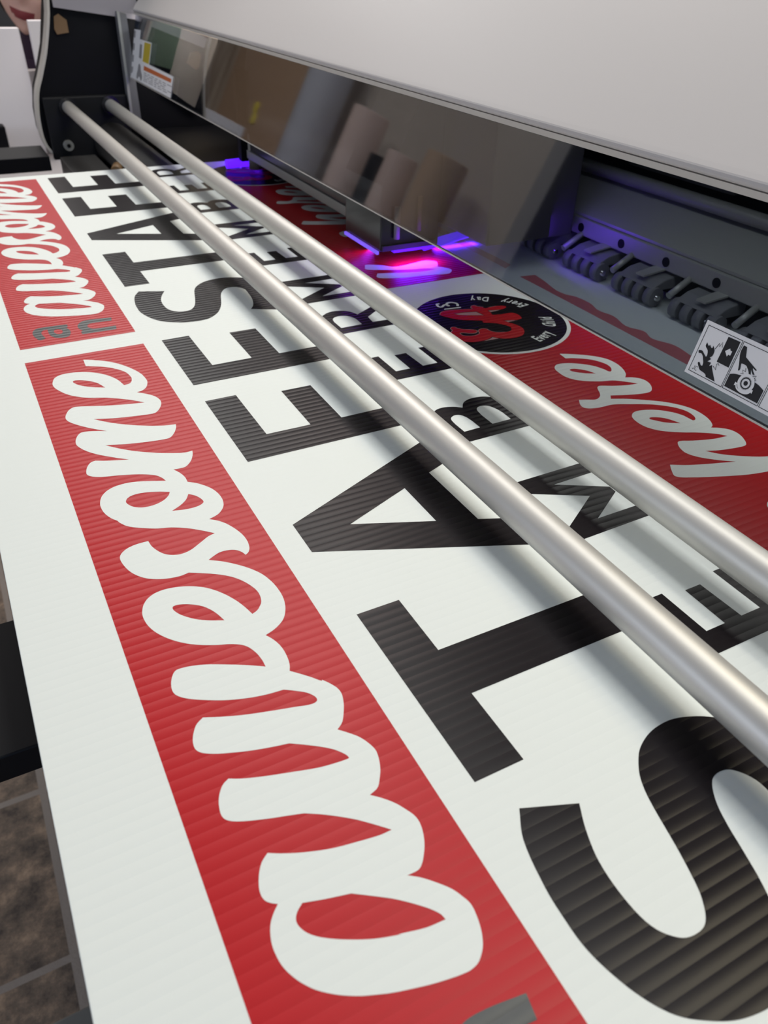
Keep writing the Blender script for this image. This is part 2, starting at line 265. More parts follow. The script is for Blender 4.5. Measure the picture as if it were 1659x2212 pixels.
EA = [[1.5453,2.1644],[1.5584,2.1537],[1.5611,2.1397],[1.5864,2.1413],[1.6135,2.1393],[1.6365,2.1312],[1.637,2.1191],[1.6165,2.1084],[1.5865,2.1119],[1.5577,2.1197,1],[1.5559,2.0964],[1.5505,2.0769,1],[1.5851,2.0692],[1.6235,2.0665],[1.6341,2.0475],[1.6308,2.0206],[1.6246,2.0093],[1.6033,2.0048],[1.5777,2.0134],[1.5527,2.0199,1],[1.5644,1.9946],[1.5759,1.9669],[1.5766,1.9354],[1.5617,1.9071],[1.5379,1.8877],[1.5034,1.882],[1.4683,1.891],[1.4519,1.9051],[1.4414,1.9199,1],[1.4218,1.9102],[1.3885,1.9045],[1.359,1.9095],[1.3321,1.9298],[1.3274,1.9567],[1.3235,1.9795],[1.3304,1.9976],[1.3421,2.0095],[1.3528,2.0177,1],[1.3525,2.0309],[1.3613,2.0402],[1.3713,2.0384],[1.3744,2.0255],[1.3896,2.0083],[1.4174,1.9933],[1.423,1.9846],[1.4151,1.9726],[1.402,1.9698],[1.3876,1.9763],[1.3754,1.986],[1.3626,1.9892],[1.3569,1.9814],[1.3614,1.9642],[1.3834,1.9526],[1.4057,1.9528],[1.4208,1.9614],[1.4289,1.9794],[1.4452,1.9896],[1.4598,1.9831],[1.4624,1.9645],[1.473,1.9467],[1.4991,1.935],[1.5212,1.9338],[1.5365,1.9445],[1.544,1.9632],[1.5373,1.984],[1.5217,2.0063],[1.4978,2.0224],[1.4839,2.0304],[1.4855,2.0433],[1.4917,2.0479,1],[1.4627,2.0626],[1.4211,2.0875],[1.3956,2.1201],[1.3835,2.1441],[1.3867,2.1568],[1.4047,2.1727],[1.4331,2.1746],[1.4702,2.165],[1.5065,2.1539],[1.5204,2.1507,1],[1.5191,2.164],[1.5291,2.1764],[1.542,2.1777]]
EA_HOLES = [[[1.432,2.1416,1],[1.4726,2.1379],[1.5158,2.1256,1],[1.5231,2.0843,1],[1.4872,2.1001],[1.4432,2.1224]]]
ONE = [[1.4257,2.1944,1],[1.4894,2.186,1],[1.4865,2.1784,1],[1.4215,2.1875,1]]
THREE = [[1.4831,2.1967],[1.4932,2.2172],[1.4844,2.2351],[1.4658,2.2372],[1.4549,2.224],[1.4554,2.2108],[1.4493,2.2264],[1.4219,2.2137],[1.4242,2.2424],[1.4354,2.2425]]
STICKER = {'corners': [[1.0376,0.1355],[1.0388,0.0209],[0.8854,0.1355],[0.8178,0.0192]],
 'b1': [[1.0301,0.1277],[0.941,0.1275],[0.9398,0.0279],[1.0296,0.0274]],
 'b2': [[0.9379,0.1275],[0.9367,0.0281],[0.8478,0.0288]],
 'vl': [[0.8478,0.0288],[0.8489,0.0728]],
 'hand1': [[1.0271,0.0741,1],[1.0189,0.0761],[1.0122,0.0726],[1.0047,0.0682,1],[1.0025,0.0703],[1.0064,0.0811],[1.0154,0.0875],[1.0157,0.0953,1],[1.0083,0.0903],[1.0072,0.0937,1],[0.9994,0.0889],[0.9987,0.0947,1],[0.9913,0.0872],[0.99,0.0804],[0.9905,0.0752,1],[0.9945,0.0699,1],[0.99,0.0686,1],[0.9957,0.0613,1],[0.9863,0.0621,1],[0.9871,0.0543,1],[0.9815,0.0591,1],[0.9783,0.053],[0.9687,0.0421],[0.9591,0.0313,1],[0.9841,0.0317,1],[0.9866,0.0356],[0.9952,0.0376],[1.0044,0.0388],[1.0108,0.0443],[1.0159,0.0497],[1.0146,0.0524],[1.0111,0.0517],[1.0066,0.048],[1.0028,0.0487,1],[1.0038,0.0548],[1.0083,0.0617],[1.0118,0.0665],[1.0179,0.0703],[1.0242,0.069]],
 'block': [[0.9748,0.1233,1],[0.9443,0.1239,1],[0.9439,0.0691,1],[0.9752,0.0692,1]],
 'arrow': [[0.9675,0.0955,1],[0.9588,0.1045,1],[0.9568,0.101,1],[0.9518,0.1006,1],[0.952,0.0915,1],[0.9573,0.0918,1],[0.9583,0.0872,1]],
 'zig1': [[0.9915,0.0902],[0.987,0.1045],[0.9843,0.0979],[0.9811,0.1089],[0.9775,0.0988]],
 'zig2': [[0.9779,0.0581],[0.9693,0.0531],[0.9729,0.0652],[0.9651,0.0645],[0.9714,0.0677]],
 'hand2': [[0.9341,0.1208,1],[0.9259,0.1205,1],[0.9184,0.1023,1],[0.905,0.0971],[0.8838,0.0889,1],[0.8854,0.087],[0.8931,0.0885],[0.8835,0.079,1],[0.8876,0.0778,1],[0.9,0.0885,1],[0.8945,0.0826],[0.8901,0.0725,1],[0.8939,0.072,1],[0.8995,0.0804],[0.9087,0.0879,1],[0.9207,0.088],[0.9208,0.0846],[0.9181,0.0749],[0.9213,0.0723,1],[0.927,0.088],[0.9342,0.1053]],
 'roll': [[0.9348,0.0592,1],[0.9264,0.0634],[0.915,0.0659],[0.9045,0.0674],[0.8804,0.0666],[0.8659,0.0652],[0.8508,0.0601,1],[0.8504,0.0326,1],[0.9343,0.0329,1]],
 'gear': [[0.8923,0.0571],[0.8989,0.0687],[0.9068,0.0543]],
 'arc': [[0.9109,0.0464],[0.9063,0.0411],[0.8973,0.0378],[0.8875,0.038],[0.8794,0.041],[0.8745,0.0469]],
 'zig3': [[0.913,0.0698],[0.9073,0.0711],[0.9124,0.0773],[0.9045,0.0771],[0.9073,0.0831]],
 'zig4': [[0.8856,0.0756],[0.8782,0.0782],[0.8801,0.0733],[0.8752,0.0707],[0.8804,0.0678]],
 'jc': [[1.0275,0.0334],[1.0168,0.0329]]}
# ---------------------------------------------------------------- materials
M = {}
M['board'] = material('fluted_white_plastic', (0.78, 0.825, 0.80), 0.5, spec=0.25); add_flutes(M['board'], 0.00007, 0.000004)
M['red'] = material('red_uv_ink', (0.47, 0.009, 0.014), 0.36, spec=0.20); add_flutes(M['red'], 0.00018, 0.000018)
M['black'] = material('black_uv_ink', (0.010, 0.0075, 0.009), 0.28, spec=0.16); add_flutes(M['black'], 0.00015, 0.000018)
M['grey'] = material('dark_grey_uv_ink', (0.040, 0.045, 0.047), 0.40, spec=0.5); add_flutes(M['grey'], 0.00030, 0.000018)
M['outline'] = material('pale_pink_ink', (0.45, 0.25, 0.25), 0.5)
M['alu'] = material('satin_aluminium', (0.61, 0.595, 0.56), 0.50, metal=0.6)
add_noise_bump(M['alu'], 900, 0.000012, 0.6, (1, 0.02, 1))
M['steel'] = material('polished_steel', (0.78, 0.78, 0.80), 0.09, metal=1.0)
M['cover'] = material('beige_grey_cover', (0.575, 0.545, 0.53), 0.45, spec=0.4); add_noise_bump(M['cover'], 700, 0.00001)
M['ivory'] = material('ivory_painted_metal', (0.62, 0.58, 0.52), 0.45)
M['post'] = material('grey_painted_metal', (0.17, 0.17, 0.18), 0.45)
M['rail'] = material('lilac_grey_paint', (0.36, 0.34, 0.37), 0.5)
M['dark'] = material('matt_black_metal', (0.004, 0.004, 0.006), 0.6, spec=0.2); add_noise_bump(M['dark'], 400, 0.00002)
M['blackgloss'] = material('gloss_black_plastic', (0.010, 0.010, 0.014), 0.22, coat=0.4)
M['darkgrey'] = material('dark_grey_metal', (0.045, 0.043, 0.042), 0.5)
M['midgrey'] = material('mid_grey_metal', (0.22, 0.22, 0.20), 0.45)
M['lightgrey'] = material('light_grey_metal', (0.42, 0.42, 0.39), 0.4, metal=0.3)
M['rubber'] = material('grey_rubber_roller', (0.20, 0.20, 0.21), 0.65)
M['beam'] = material('black_powder_coat', (0.010, 0.010, 0.012), 0.55, spec=0.3); add_noise_bump(M['beam'], 1500, 0.00003)
M['foam'] = material('white_foam_board', (0.86, 0.82, 0.84), 0.7)
M['sticker'] = material('white_vinyl', (0.90, 0.89, 0.90), 0.5)
M['ink'] = material('sticker_black', (0.008, 0.008, 0.012), 0.5)
M['orange'] = material('sticker_orange', (0.62, 0.16, 0.05), 0.5)
M['yellow'] = material('sticker_yellow', (0.60, 0.46, 0.04), 0.5)
M['stickergrey'] = material('sticker_grey', (0.30, 0.29, 0.30), 0.5)
M['tape'] = material('brown_tape', (0.22, 0.13, 0.06), 0.5)
M['uv'] = material('violet_led_glow', (0.05, 0, 0.3), 0.5, emit=(0.09, 0.008, 1.0), estr=1.7)
M['uvw'] = material('pale_violet_led', (0.1, 0.1, 0.3), 0.5, emit=(0.22, 0.12, 1.0), estr=0.85)
M['shirt'] = material('dark_purple_knit', (0.025, 0.010, 0.032), 0.85); add_noise_bump(M['shirt'], 300, 0.001)
M['skin'] = material('skin', (0.80, 0.52, 0.44), 0.5); bsdf(M['skin']).inputs['Subsurface Weight'].default_value = 0.1
M['lip'] = material('lips', (0.30, 0.06, 0.07), 0.4)
M['hair'] = material('dark_brown_hair', (0.03, 0.018, 0.012), 0.6)
M['eye'] = material('eye_white', (0.7, 0.68, 0.66), 0.2)
M['iris'] = material('brown_iris', (0.03, 0.015, 0.01), 0.15)
M['card'] = material('brown_cardboard', (0.55, 0.37, 0.24), 0.75)
M['wood'] = material('pale_streaked_board', (0.5, 0.38, 0.27), 0.7); add_noise_colour(M['wood'], 3.0, (0.42, 0.31, 0.22), (0.78, 0.66, 0.52), (1, 3.5, 0.5), 5)
M['green'] = material('green_sheet', (0.13, 0.18, 0.10), 0.6)
M['greytube'] = material('grey_wrapped_roll', (0.55, 0.57, 0.64), 0.5)
M['beigewall'] = material('beige_plaster', (0.62, 0.56, 0.50), 0.8)
M['pinktube'] = material('pinkish_card_tube', (0.78, 0.62, 0.57), 0.7)
M['tantube'] = material('tan_card_tube', (0.62, 0.46, 0.34), 0.7)
M['navywall'] = material('dark_blue_paint', (0.045, 0.052, 0.070), 0.7)
M['wallpaint'] = material('grey_wall_paint', (0.40, 0.41, 0.45), 0.8)
M['ceil'] = material('ceiling_paint', (0.30, 0.33, 0.39), 0.9)
M['desk'] = material('grey_laminate', (0.42, 0.40, 0.40), 0.5)

# floor: slate-look tiles with paler grout
fl = material('slate_tile_floor', (0.1, 0.08, 0.06), 0.42)
M['floor'] = fl
g = nd(fl, 'ShaderNodeNewGeometry'); mp = nd(fl, 'ShaderNodeMapping'); mp.inputs['Location'].default_value = (0.115, -0.043, 0)
lk(fl, g.outputs['Position'], mp.inputs['Vector'])
br = nd(fl, 'ShaderNodeTexBrick'); br.offset = 0.0; br.inputs['Scale'].default_value = 1.0
br.inputs['Brick Width'].default_value = 0.285; br.inputs['Row Height'].default_value = 0.285; br.inputs['Mortar Size'].default_value = 0.006
br.inputs['Mortar Smooth'].default_value = 0.2
lk(fl, mp.outputs[0], br.inputs['Vector'])
n1 = nd(fl, 'ShaderNodeTexNoise'); n1.inputs['Scale'].default_value = 22; n1.inputs['Detail'].default_value = 9; n1.inputs['Roughness'].default_value = 0.72
lk(fl, g.outputs['Position'], n1.inputs['Vector'])
rp = nd(fl, 'ShaderNodeValToRGB'); e = rp.color_ramp.elements
e[0].position = 0.36; e[0].color = (0.07, 0.052, 0.042, 1); e[1].position = 0.68; e[1].color = (0.52, 0.36, 0.24, 1)
k = rp.color_ramp.elements.new(0.52); k.color = (0.22, 0.16, 0.115, 1)
lk(fl, n1.outputs['Fac'], rp.inputs['Fac'])
mx = nd(fl, 'ShaderNodeMix', data_type='RGBA'); mx.inputs[7].default_value = (0.34, 0.29, 0.25, 1)
lk(fl, br.outputs['Fac'], mx.inputs[0]); lk(fl, rp.outputs['Color'], mx.inputs[6]); lk(fl, mx.outputs[2], bsdf(fl).inputs['Base Color'])
bp = nd(fl, 'ShaderNodeBump'); bp.inputs['Distance'].default_value = 0.004; lk(fl, n1.outputs['Fac'], bp.inputs['Height']); lk(fl, bp.outputs[0], bsdf(fl).inputs['Normal'])

# smoked acrylic: tinted see-through with a clear Fresnel reflection
gm = bpy.data.materials.new('smoked_acrylic'); gm.use_nodes = True; M['glass'] = gm
gm.node_tree.nodes.remove(gm.node_tree.nodes['Principled BSDF'])
tr = nd(gm, 'ShaderNodeBsdfTransparent'); tr.inputs[0].default_value = (0.56, 0.59, 0.64, 1)
gs = nd(gm, 'ShaderNodeBsdfGlossy'); gs.inputs['Roughness'].default_value = 0.03; gs.inputs[0].default_value = (1, 1, 1, 1)
gg = nd(gm, 'ShaderNodeNewGeometry')
dt = nd(gm, 'ShaderNodeVectorMath', operation='DOT_PRODUCT'); lk(gm, gg.outputs['Incoming'], dt.inputs[0]); lk(gm, gg.outputs['Normal'], dt.inputs[1])
ab = nd(gm, 'ShaderNodeMath', operation='ABSOLUTE'); lk(gm, dt.outputs['Value'], ab.inputs[0])
om = nd(gm, 'ShaderNodeMath', operation='SUBTRACT'); om.inputs[0].default_value = 1; lk(gm, ab.outputs[0], om.inputs[1])
pw = nd(gm, 'ShaderNodeMath', operation='POWER'); lk(gm, om.outputs[0], pw.inputs[0]); pw.inputs[1].default_value = 5
fr = nd(gm, 'ShaderNodeMath', operation='MULTIPLY_ADD'); lk(gm, pw.outputs[0], fr.inputs[0]); fr.inputs[1].default_value = 0.90; fr.inputs[2].default_value = 0.12
mxs = nd(gm, 'ShaderNodeMixShader')
lk(gm, fr.outputs[0], mxs.inputs[0]); lk(gm, tr.outputs[0], mxs.inputs[1]); lk(gm, gs.outputs[0], mxs.inputs[2])
lk(gm, mxs.outputs[0], gm.node_tree.nodes['Material Output'].inputs['Surface'])

# ---------------------------------------------------------------- room
FZ, CZ = -3.6, 7.3
struct(MB().box(-14, 14, -9, 42, FZ - .1, FZ).build('floor', M['floor']))
struct(MB().box(-14, 14, -9, 42, CZ, CZ + .1).build('ceiling', M['ceil']))
struct(MB().box(-14.1, -14, -9, 42, FZ, CZ).build('wall_left', M['navywall']))
struct(MB().box(14, 14.1, -9, 42, FZ, CZ).build('wall_right', M['wallpaint']))
wb = MB().box(-14, 14, -9.1, -9, FZ, .2)
wb.box(-14, 14, -9.1, -9, 5.6, CZ); wb.box(-14, -5, -9.1, -9, .2, 5.6); wb.box(9, 14, -9.1, -9, .2, 5.6)
struct(wb.build('wall_back', M['wallpaint']))
wf = MB()
for xx in (-5, -1.6, 1.9, 5.4, 8.8): wf.box(xx, xx + .2, -9.15, -8.95, .2, 5.6)
wf.box(-5, 9, -9.15, -8.95, .2, .4); wf.box(-5, 9, -9.15, -8.95, 5.4, 5.6)
struct(wf.build('window_1', M['ivory']))
struct(MB().box(-14, 14, 42, 42.1, FZ, CZ).build('wall_far', M['wallpaint']))
struct(MB().box(-5.3, -5.0, 9.35, 42, FZ, CZ).build('wall_partition', M['beigewall']))

# stock leaning and standing along the partition (seen mirrored in the acrylic)
def leaning(name, y0, y1, x, zt, mat, label, cat, th=.06):
    o = MB().hexa([(x, y0, FZ), (x + th, y0, FZ), (x + th, y1, FZ), (x, y1, FZ), (x - .12, y0, zt), (x + th - .12, y0, zt), (x + th - .12, y1, zt), (x - .12, y1, zt)]).build(name, mat)
    return tag(o, label, cat)
leaning('green_sheet', 25.4, 28.35, -4.42, 3.2, M['green'], 'dark green sheet leaning on the wall, mirrored at the upper left of the acrylic', 'sheet')
leaning('orange_board', 28.45, 28.9, -4.42, 2.6, M['tape'], 'narrow brown-orange board beside the green sheet', 'board')
leaning('black_cabinet', 29.0, 31.2, -4.5, 3.4, M['dark'], 'black cabinet side past the green sheet', 'cabinet', .5)
leaning('streaked_board', 20.55, 25.3, -4.42, 3.4, M['wood'], 'pale beige streaked board leaning on the wall between green sheet and carton', 'board')
bx = empty('cardboard_box', (-4.4, 18.2, FZ), 'tall brown cardboard carton with a small yellow mark', 'box')
MB().box(-4.9, -4.2, 16.1, 20.4, FZ, 3.3).build('carton_body', M['card'], bx, bevel=.004)
M['yellowpaint'] = material('yellow_paint', (0.95, 0.78, 0.10), 0.6)
ym = MB()
for (a, c_) in ((18.00, .62), (18.08, .86)):
    ym.slab(circle(a, c_, .12, 24), lambda p, q: (-4.19, p, q), lambda p, q: (-4.17, p, q))
ym.box(-4.19, -4.171, 17.97, 18.11, .66, .82)
tag(ym.build('painted_mark', M['yellowpaint'], bx), 'yellow figure-eight mark')
def roll(name, y, r, x, zt, mat, label, group=None):
    o = MB().tube((x, y, FZ), (x, y, zt), r, 40).build(name, mat, bevel=.004)
    return tag(o, label, 'roll', group)
roll('media_roll', 15.4, .43, -4.3, 4.2, M['greytube'], 'thick blue-grey wrapped media roll standing next to the brown carton')
roll('media_roll', 13.3, .34, -4.3, 1.55, M['pinktube'], 'pinkish cardboard media roll, tallest but one, right of the grey roll')
roll('media_roll', 12.35, .22, -4.3, .95, M['dark'], 'thin dark roll between the pink and the beige rolls')
roll('media_roll', 11.75, .27, -4.3, 1.10, M['pinktube'], 'short beige cardboard roll next to the thin dark roll')
roll('media_roll', 10.55, .34, -4.3, 1.30, M['tantube'], 'tan cardboard roll at the end of the partition')

# ---------------------------------------------------------------- printer bed
bed = empty('printer', (1.6, 2.6, FZ), 'wide-format printer with a beige cover and black bed under the printed sheet', 'printer')
pr = bed
MB().box(.6, 2.9, -.1, 4.66, -.16, -.022).box(1.3, 2.9, 4.66, 6.2, -.16, -.06).build('bed_plate', M['dark'], bed, bevel=.001)
MB().box(.6, 2.9, -.1, 6.2, -.5, -.345).build('bed_frame', M['beam'], bed)
MB().tube((1.12, 4.75, -.14), (1.12, 6.2, -.14), .135, 40).build('end_roller', M['darkgrey'], bed)
MB().box(-1.6, .58, 1.215, 1.63, -.425, -.35).build('support_arm', M['beam'], bed, bevel=.001)
MB().box(-1.6, .655, 6.1, 6.5, -.27, -.177).build('support_arm', M['dark'], bed, bevel=.001)
MB().box(-.6, .58, .48, .665, -.43, -.35).build('support_arm', M['midgrey'], bed, bevel=.001)
MB().box(.72, .96, 5.4, 6.10, -.34, -.185).build('end_block', M['darkgrey'], bed, bevel=.002)
tag(MB().tube((.93, 5.25, -.13), (.97, 5.38, -.13), .035, 20).build('end_knob', M['tape'], bed), 'small tan knob')
for y in (1.42, 6.3):
    MB().box(-1.2, -1.05, y - .08, y + .08, FZ, -.37 if y < 2 else -.27).build('leg', M['beam'], bed)
for (lx, ly) in ((.8, .2), (2.7, .2), (.8, 6.0), (2.7, 6.0)):
    MB().box(lx - .1, lx + .1, ly - .1, ly + .1, FZ, -.5).build('leg', M['beam'], bed)

# ---------------------------------------------------------------- printed sheet
TH = .0167
sheet = MB().box(-.0985, 2.75, .04, 4.722, -TH, 0).build('plastic_sheet', M['board'], bevel=.0004)
tag(sheet, 'white fluted plastic sign sheet with red bands and black letters under the rods', 'sign')
P = .2 * 2.3115 / .2 / 1.0   # repeat of the artwork along the sheet
Z1, Z2, Z3, Z4 = .0003, .0006, .0009, .0012
def plane(z, dy=0): return lambda a, b: (a, b + dy, z)
def ink(name, loops, z, mat, parent):
    mb = MB(); mb.flat(loops, plane(z)); return mb.build(name, mat, parent, up=True)

def rect(x0, x1, y0, y1): return [(x0, y0), (x1, y0), (x1, y1), (x0, y1)]
parts = []
band = ink('red_band', [rect(.0622, .4085, .1185, 2.3275)], Z1, M['red'], sheet); parts.append(band)
tag(band, 'red band with a white script word and two small grey letters')
ink('script_word', [smooth(AWESOME)] + [smooth(h) for h in AWESOME_HOLES], Z2, M['board'], band)['label'] = 'white script lettering'
ink('small_letter', [smooth(AN_A), smooth(AN_A_HOLE)], Z2, M['grey'], band)['label'] = 'dark grey letter a'
ink('small_letter', [smooth(AN_N)], Z2, M['grey'], band)['label'] = 'dark grey letter n'
band2 = ink('red_band', [rect(1.275, 1.785, .143, 1.981)], Z1, M['red'], sheet); parts.append(band2)
tag(band2, 'red band under the acrylic with a white script word')
ink('script_word', [smooth(HERE)] + [smooth(h) for h in HERE_HOLES], Z2, M['board'], band2)['label'] = 'white script lettering'
ink('script_word', [smooth(USH)], Z2, M['board'], band2)['label'] = 'white script stroke'
ink('script_dot', [smooth(DOT)], Z2, M['board'], band2)

XB = .94
S_OUT = [(.503,.474,1),(.587,.441,1),(.568,.403),(.553,.357),(.549,.302),(.556,.258),(.577,.232),(.6,.2255),(.622,.231),(.642,.257),(.653,.285),(.665,.325),(.684,.398),(.698,.432),(.716,.456),(.736,.474),(.765,.488),(.793,.494),(.823,.494),(.852,.486),(.882,.471),(.910,.447),(.931,.412),(.944,.365),(.948,.31),(.944,.25),(.929,.19),(.904,.135),(.890,.115,1),(.811,.154,1),(.831,.188),(.848,.247),(.855,.312),(.855,.350),(.837,.379),(.816,.386),(.794,.38),(.771,.351),(.756,.315),(.747,.285),(.73,.233),(.705,.180),(.680,.150),(.653,.130),(.628,.124),(.604,.124),(.570,.131),(.54,.145),(.508,.168),(.485,.202),(.469,.244),(.4615,.28),(.461,.318),(.464,.361),(.479,.431)]
BIG = [
 [smooth(S_OUT)],
 [[(.469,.54),(.559,.54),(.559,.687),(XB,.687),(XB,.797),(.56,.797),(.56,.9435),(.4695,.943)]],
 [[(.4685,1.15),(XB,.953),(XB,1.057),(.843,1.097),(.8405,1.306),(XB,1.345),(XB,1.459),(.4685,1.254)], [(.756,1.131),(.7555,1.273),(.581,1.202)]],
 [[(.4675,1.535),(XB,1.535),(XB,1.6405),(.7665,1.6395),(.7665,1.848),(.678,1.849),(.677,1.6395),(.5555,1.641),(.555,1.879),(.467,1.879)]],
 [[(.467,1.985),(XB,1.985),(XB,2.088),(.766,2.087),(.766,2.30),(.678,2.301),(.678,2.091),(.555,2.09),(.553,2.33),(.466,2.328)]],
]
for nme, lp in zip('STAFF', BIG):
    o = ink('block_letter', lp, Z1, M['black'], sheet); o['label'] = 'large black capital ' + nme; parts.append(o)
XT, XM = .990, 1.222
def mshape(d): return [(XT,.937+d),(XM,.942+d),(XM,.984+d),(1.086,.983+d),(1.195,1.048+d),(1.196,1.070+d),(1.082,1.134+d),(XM,1.138+d),(XM,1.183+d),(XT,1.180+d),(XT,1.136+d),(1.128,1.060+d),(XT,.975+d)]
def eshape(d): return [(XT,.566+d),(XM,.566+d),(XM,.737+d),(1.178,.737+d),(1.177,.6175+d),(1.126,.6175+d),(1.123,.719+d),(1.0825,.719+d),(1.081,.617+d),(1.033,.617+d),(1.033,.732+d),(XT,.732+d)]
SMALL = [[mshape(-.815)], [eshape(0)], [mshape(0)],
 [smooth([(XT,1.386,1),(XM,1.389,1),(XM,1.49,1),(1.219,1.528),(1.207,1.558),(1.187,1.577),(1.16,1.585),(1.132,1.584),(1.108,1.572),(1.091,1.549,1),(1.073,1.563),(1.047,1.572),(1.024,1.571),(1.007,1.561),(.994,1.54),(XT,1.505,1)]),
  smooth([(1.074,1.437,1),(1.024,1.435,1),(1.0235,1.48,1),(1.028,1.508),(1.042,1.520),(1.059,1.519),(1.070,1.502),(1.074,1.475,1)]),
  smooth([(1.175,1.440,1),(1.115,1.439,1),(1.115,1.490,1),(1.121,1.524),(1.137,1.536),(1.158,1.531),(1.171,1.508),(1.176,1.48,1)])],
 [eshape(1.2085)],
 [smooth([(XT,2.141,1),(XM,2.144,1),(XM,2.190,1),(1.143,2.192,1),(1.148,2.239,1),(XM,2.294,1),(XM,2.331,1),(1.125,2.273,1),(1.119,2.293),(1.105,2.315),(1.074,2.331),(1.045,2.330),(1.015,2.313),(.996,2.288),(XT,2.245,1)]),
  smooth([(1.101,2.190,1),(1.024,2.188,1),(1.024,2.245,1),(1.030,2.268),(1.044,2.281),(1.064,2.284),(1.086,2.275),(1.099,2.255),(1.103,2.235,1)])]]
for nme, lp in zip('MEMBER', SMALL):
    o = ink('block_letter', lp, Z1, M['black'], sheet); o['label'] = 'smaller black capital ' + nme; parts.append(o)

# round logo
BC = (1.513, 2.040)
ring = ink('logo_ring', [circle(*BC, .2735, 96)], Z2, M['board'], sheet); parts.append(ring); ring['label'] = 'white ring around the round logo'
disc = ink('round_logo', [circle(*BC, .2605, 96)], Z3, M['black'], ring); disc['label'] = 'black disc with red initials and white writing'
def grow(pts, d):
    P = [Vector(p) for p in pts]; n = len(P)
    ar = sum(P[i].x * P[(i+1) % n].y - P[(i+1) % n].x * P[i].y for i in range(n))
    out = []
    for i in range(n):
        t = (P[(i+1) % n] - P[i-1]); t.normalize(); nn = Vector((t.y, -t.x)) * (d if ar > 0 else -d)
        out.append(tuple(P[i] + nn))
    return out
ea = smooth(EA, 4)
hol = [smooth(h, 3) for h in EA_HOLES]
o = ink('initials_outline', [grow(ea, .0026)] + [grow(h, -.0026) for h in hol], Z4, M['outline'], ring); o['label'] = 'pale outline of the initials'
o = ink('initials', [ea] + hol, Z4 + .0003, M['red'], ring); o['label'] = 'red script initials'
mb = MB(); mb.flat([ONE if False else [(p[0], p[1]) for p in ONE]], plane(Z4)); add_stroke(mb, smooth(THREE, 4, False), .009, plane(Z4))
o = mb.build('logo_number', M['board'], ring, up=True); o['label'] = 'white number 13'
def text_mesh(body, size):
    cu = bpy.data.curves.new('t', 'FONT'); cu.body = body; cu.size = size; cu.shear = .25; cu.offset = .022 * size; cu.resolution_u = 3; cu.align_x = 'CENTER'
    to = bpy.data.objects.new('t', cu); C.objects.link(to)
    dg = bpy.context.evaluated_depsgraph_get(); me = to.evaluated_get(dg).to_mesh()
    vs = [tuple(v.co[:2]) for v in me.vertices]; fs = [list(p.vertices) for p in me.polygons]
    w = (max(v[0] for v in vs) - min(v[0] for v in vs)) if vs else size * .3
    to.evaluated_get(dg).to_mesh_clear(); bpy.data.objects.remove(to); bpy.data.curves.remove(cu)
    return vs, fs, w
def ring_text(words, rad, size):
    """words placed on the inside of the ring, tops towards the centre; angle = atan2(x, y)"""
    for word, a0, a1 in words:
        mb = MB(); n = len(word)
        for i, ch in enumerate(word):
            a = math.radians(a0 + (a1 - a0) * (i + .5) / n)
            vs, fs, w = text_mesh(ch, size)
            ur = Vector((-math.sin(a), -math.cos(a)))      # up: towards the centre
            rt = Vector((-ur.y, ur.x)) * -1                # reading direction
            if rt.dot(Vector((math.sin(a), math.cos(a))).orthogonal()) == 0: pass
            # reading runs towards smaller angles
            tdir = Vector((-math.cos(a), math.sin(a)))
            c0 = Vector((BC[0] + math.sin(a) * rad, BC[1] + math.cos(a) * rad))
            pts = [c0 + tdir * x * .56 + ur * y for x, y in vs]
            mb.add([(p.x, p.y, Z4) for p in pts], fs)
        o = mb.build('logo_word', M['board'], ring, up=True); o['label'] = 'white word ' + word
o = ring_text([('Every', 168, 143), ('Child', 128, 106), ('Every', 74, 47), ('Day', 34, 14)], .222, .062)

# painted reflection of a red band, flat on the sheet, wavy far edge
M['pinkreflect'] = material('red_reflection_tint', (0.66, 0.19, 0.21), 0.5)
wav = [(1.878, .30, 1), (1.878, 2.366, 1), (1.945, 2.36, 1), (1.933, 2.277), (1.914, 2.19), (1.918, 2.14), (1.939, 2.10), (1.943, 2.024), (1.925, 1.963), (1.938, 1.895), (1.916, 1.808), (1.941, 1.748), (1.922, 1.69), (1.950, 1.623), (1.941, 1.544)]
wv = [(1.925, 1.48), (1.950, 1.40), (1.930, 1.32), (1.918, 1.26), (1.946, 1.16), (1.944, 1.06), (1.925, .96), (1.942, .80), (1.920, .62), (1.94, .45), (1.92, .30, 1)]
o = ink('painted_red_reflection', [smooth(wav + wv, 4)], Z1, M['pinkreflect'], sheet)
o = ink('painted_red_reflection', [smooth([(1.882, 2.47, 1), (1.882, 4.4, 1), (1.93, 4.4, 1), (1.935, 3.9), (1.92, 3.5), (1.935, 3.1), (1.925, 2.8), (1.930, 2.60), (1.928, 2.50, 1)], 4)], Z1, M['pinkreflect'], sheet)

# second run of the same artwork further along the sheet
for o in parts:
    copy_tree(o, sheet, (0, P, 0))

# ---------------------------------------------------------------- the two rods
def rod(x, y0, label):
    o = MB().tube((x, y0, .1), (x, 6.2045, .1), .0389, 64).build('aluminium_rod', M['alu'], bevel=.0008)
    return tag(o, label, 'rod', None)
rod(.853, -.6, 'satin aluminium rod above the sheet, the one farther from the acrylic')
rod(1.1385, -.6, 'satin aluminium rod above the sheet, the one nearer the acrylic')
# ---------------------------------------------------------------- printer body: side frame at the far end
YP = 6.28
def pz(y): return lambda a, b: (a, y, b)
side = [(.92, 1.55), (.866, .709), (.80, .45), (.735, .29), (.690, .19), (.664, .06), (.660, -.06), (.672, -.13), (.700, -.18), (.740, -.215), (.80, -.24), (.86, -.6), (2.9, -.6), (2.9, 1.8), (1.2, 1.8)]
mb = MB(); mb.slab(side, pz(YP), pz(YP + .3)); mb.build('side_panel', M['dark'], pr)
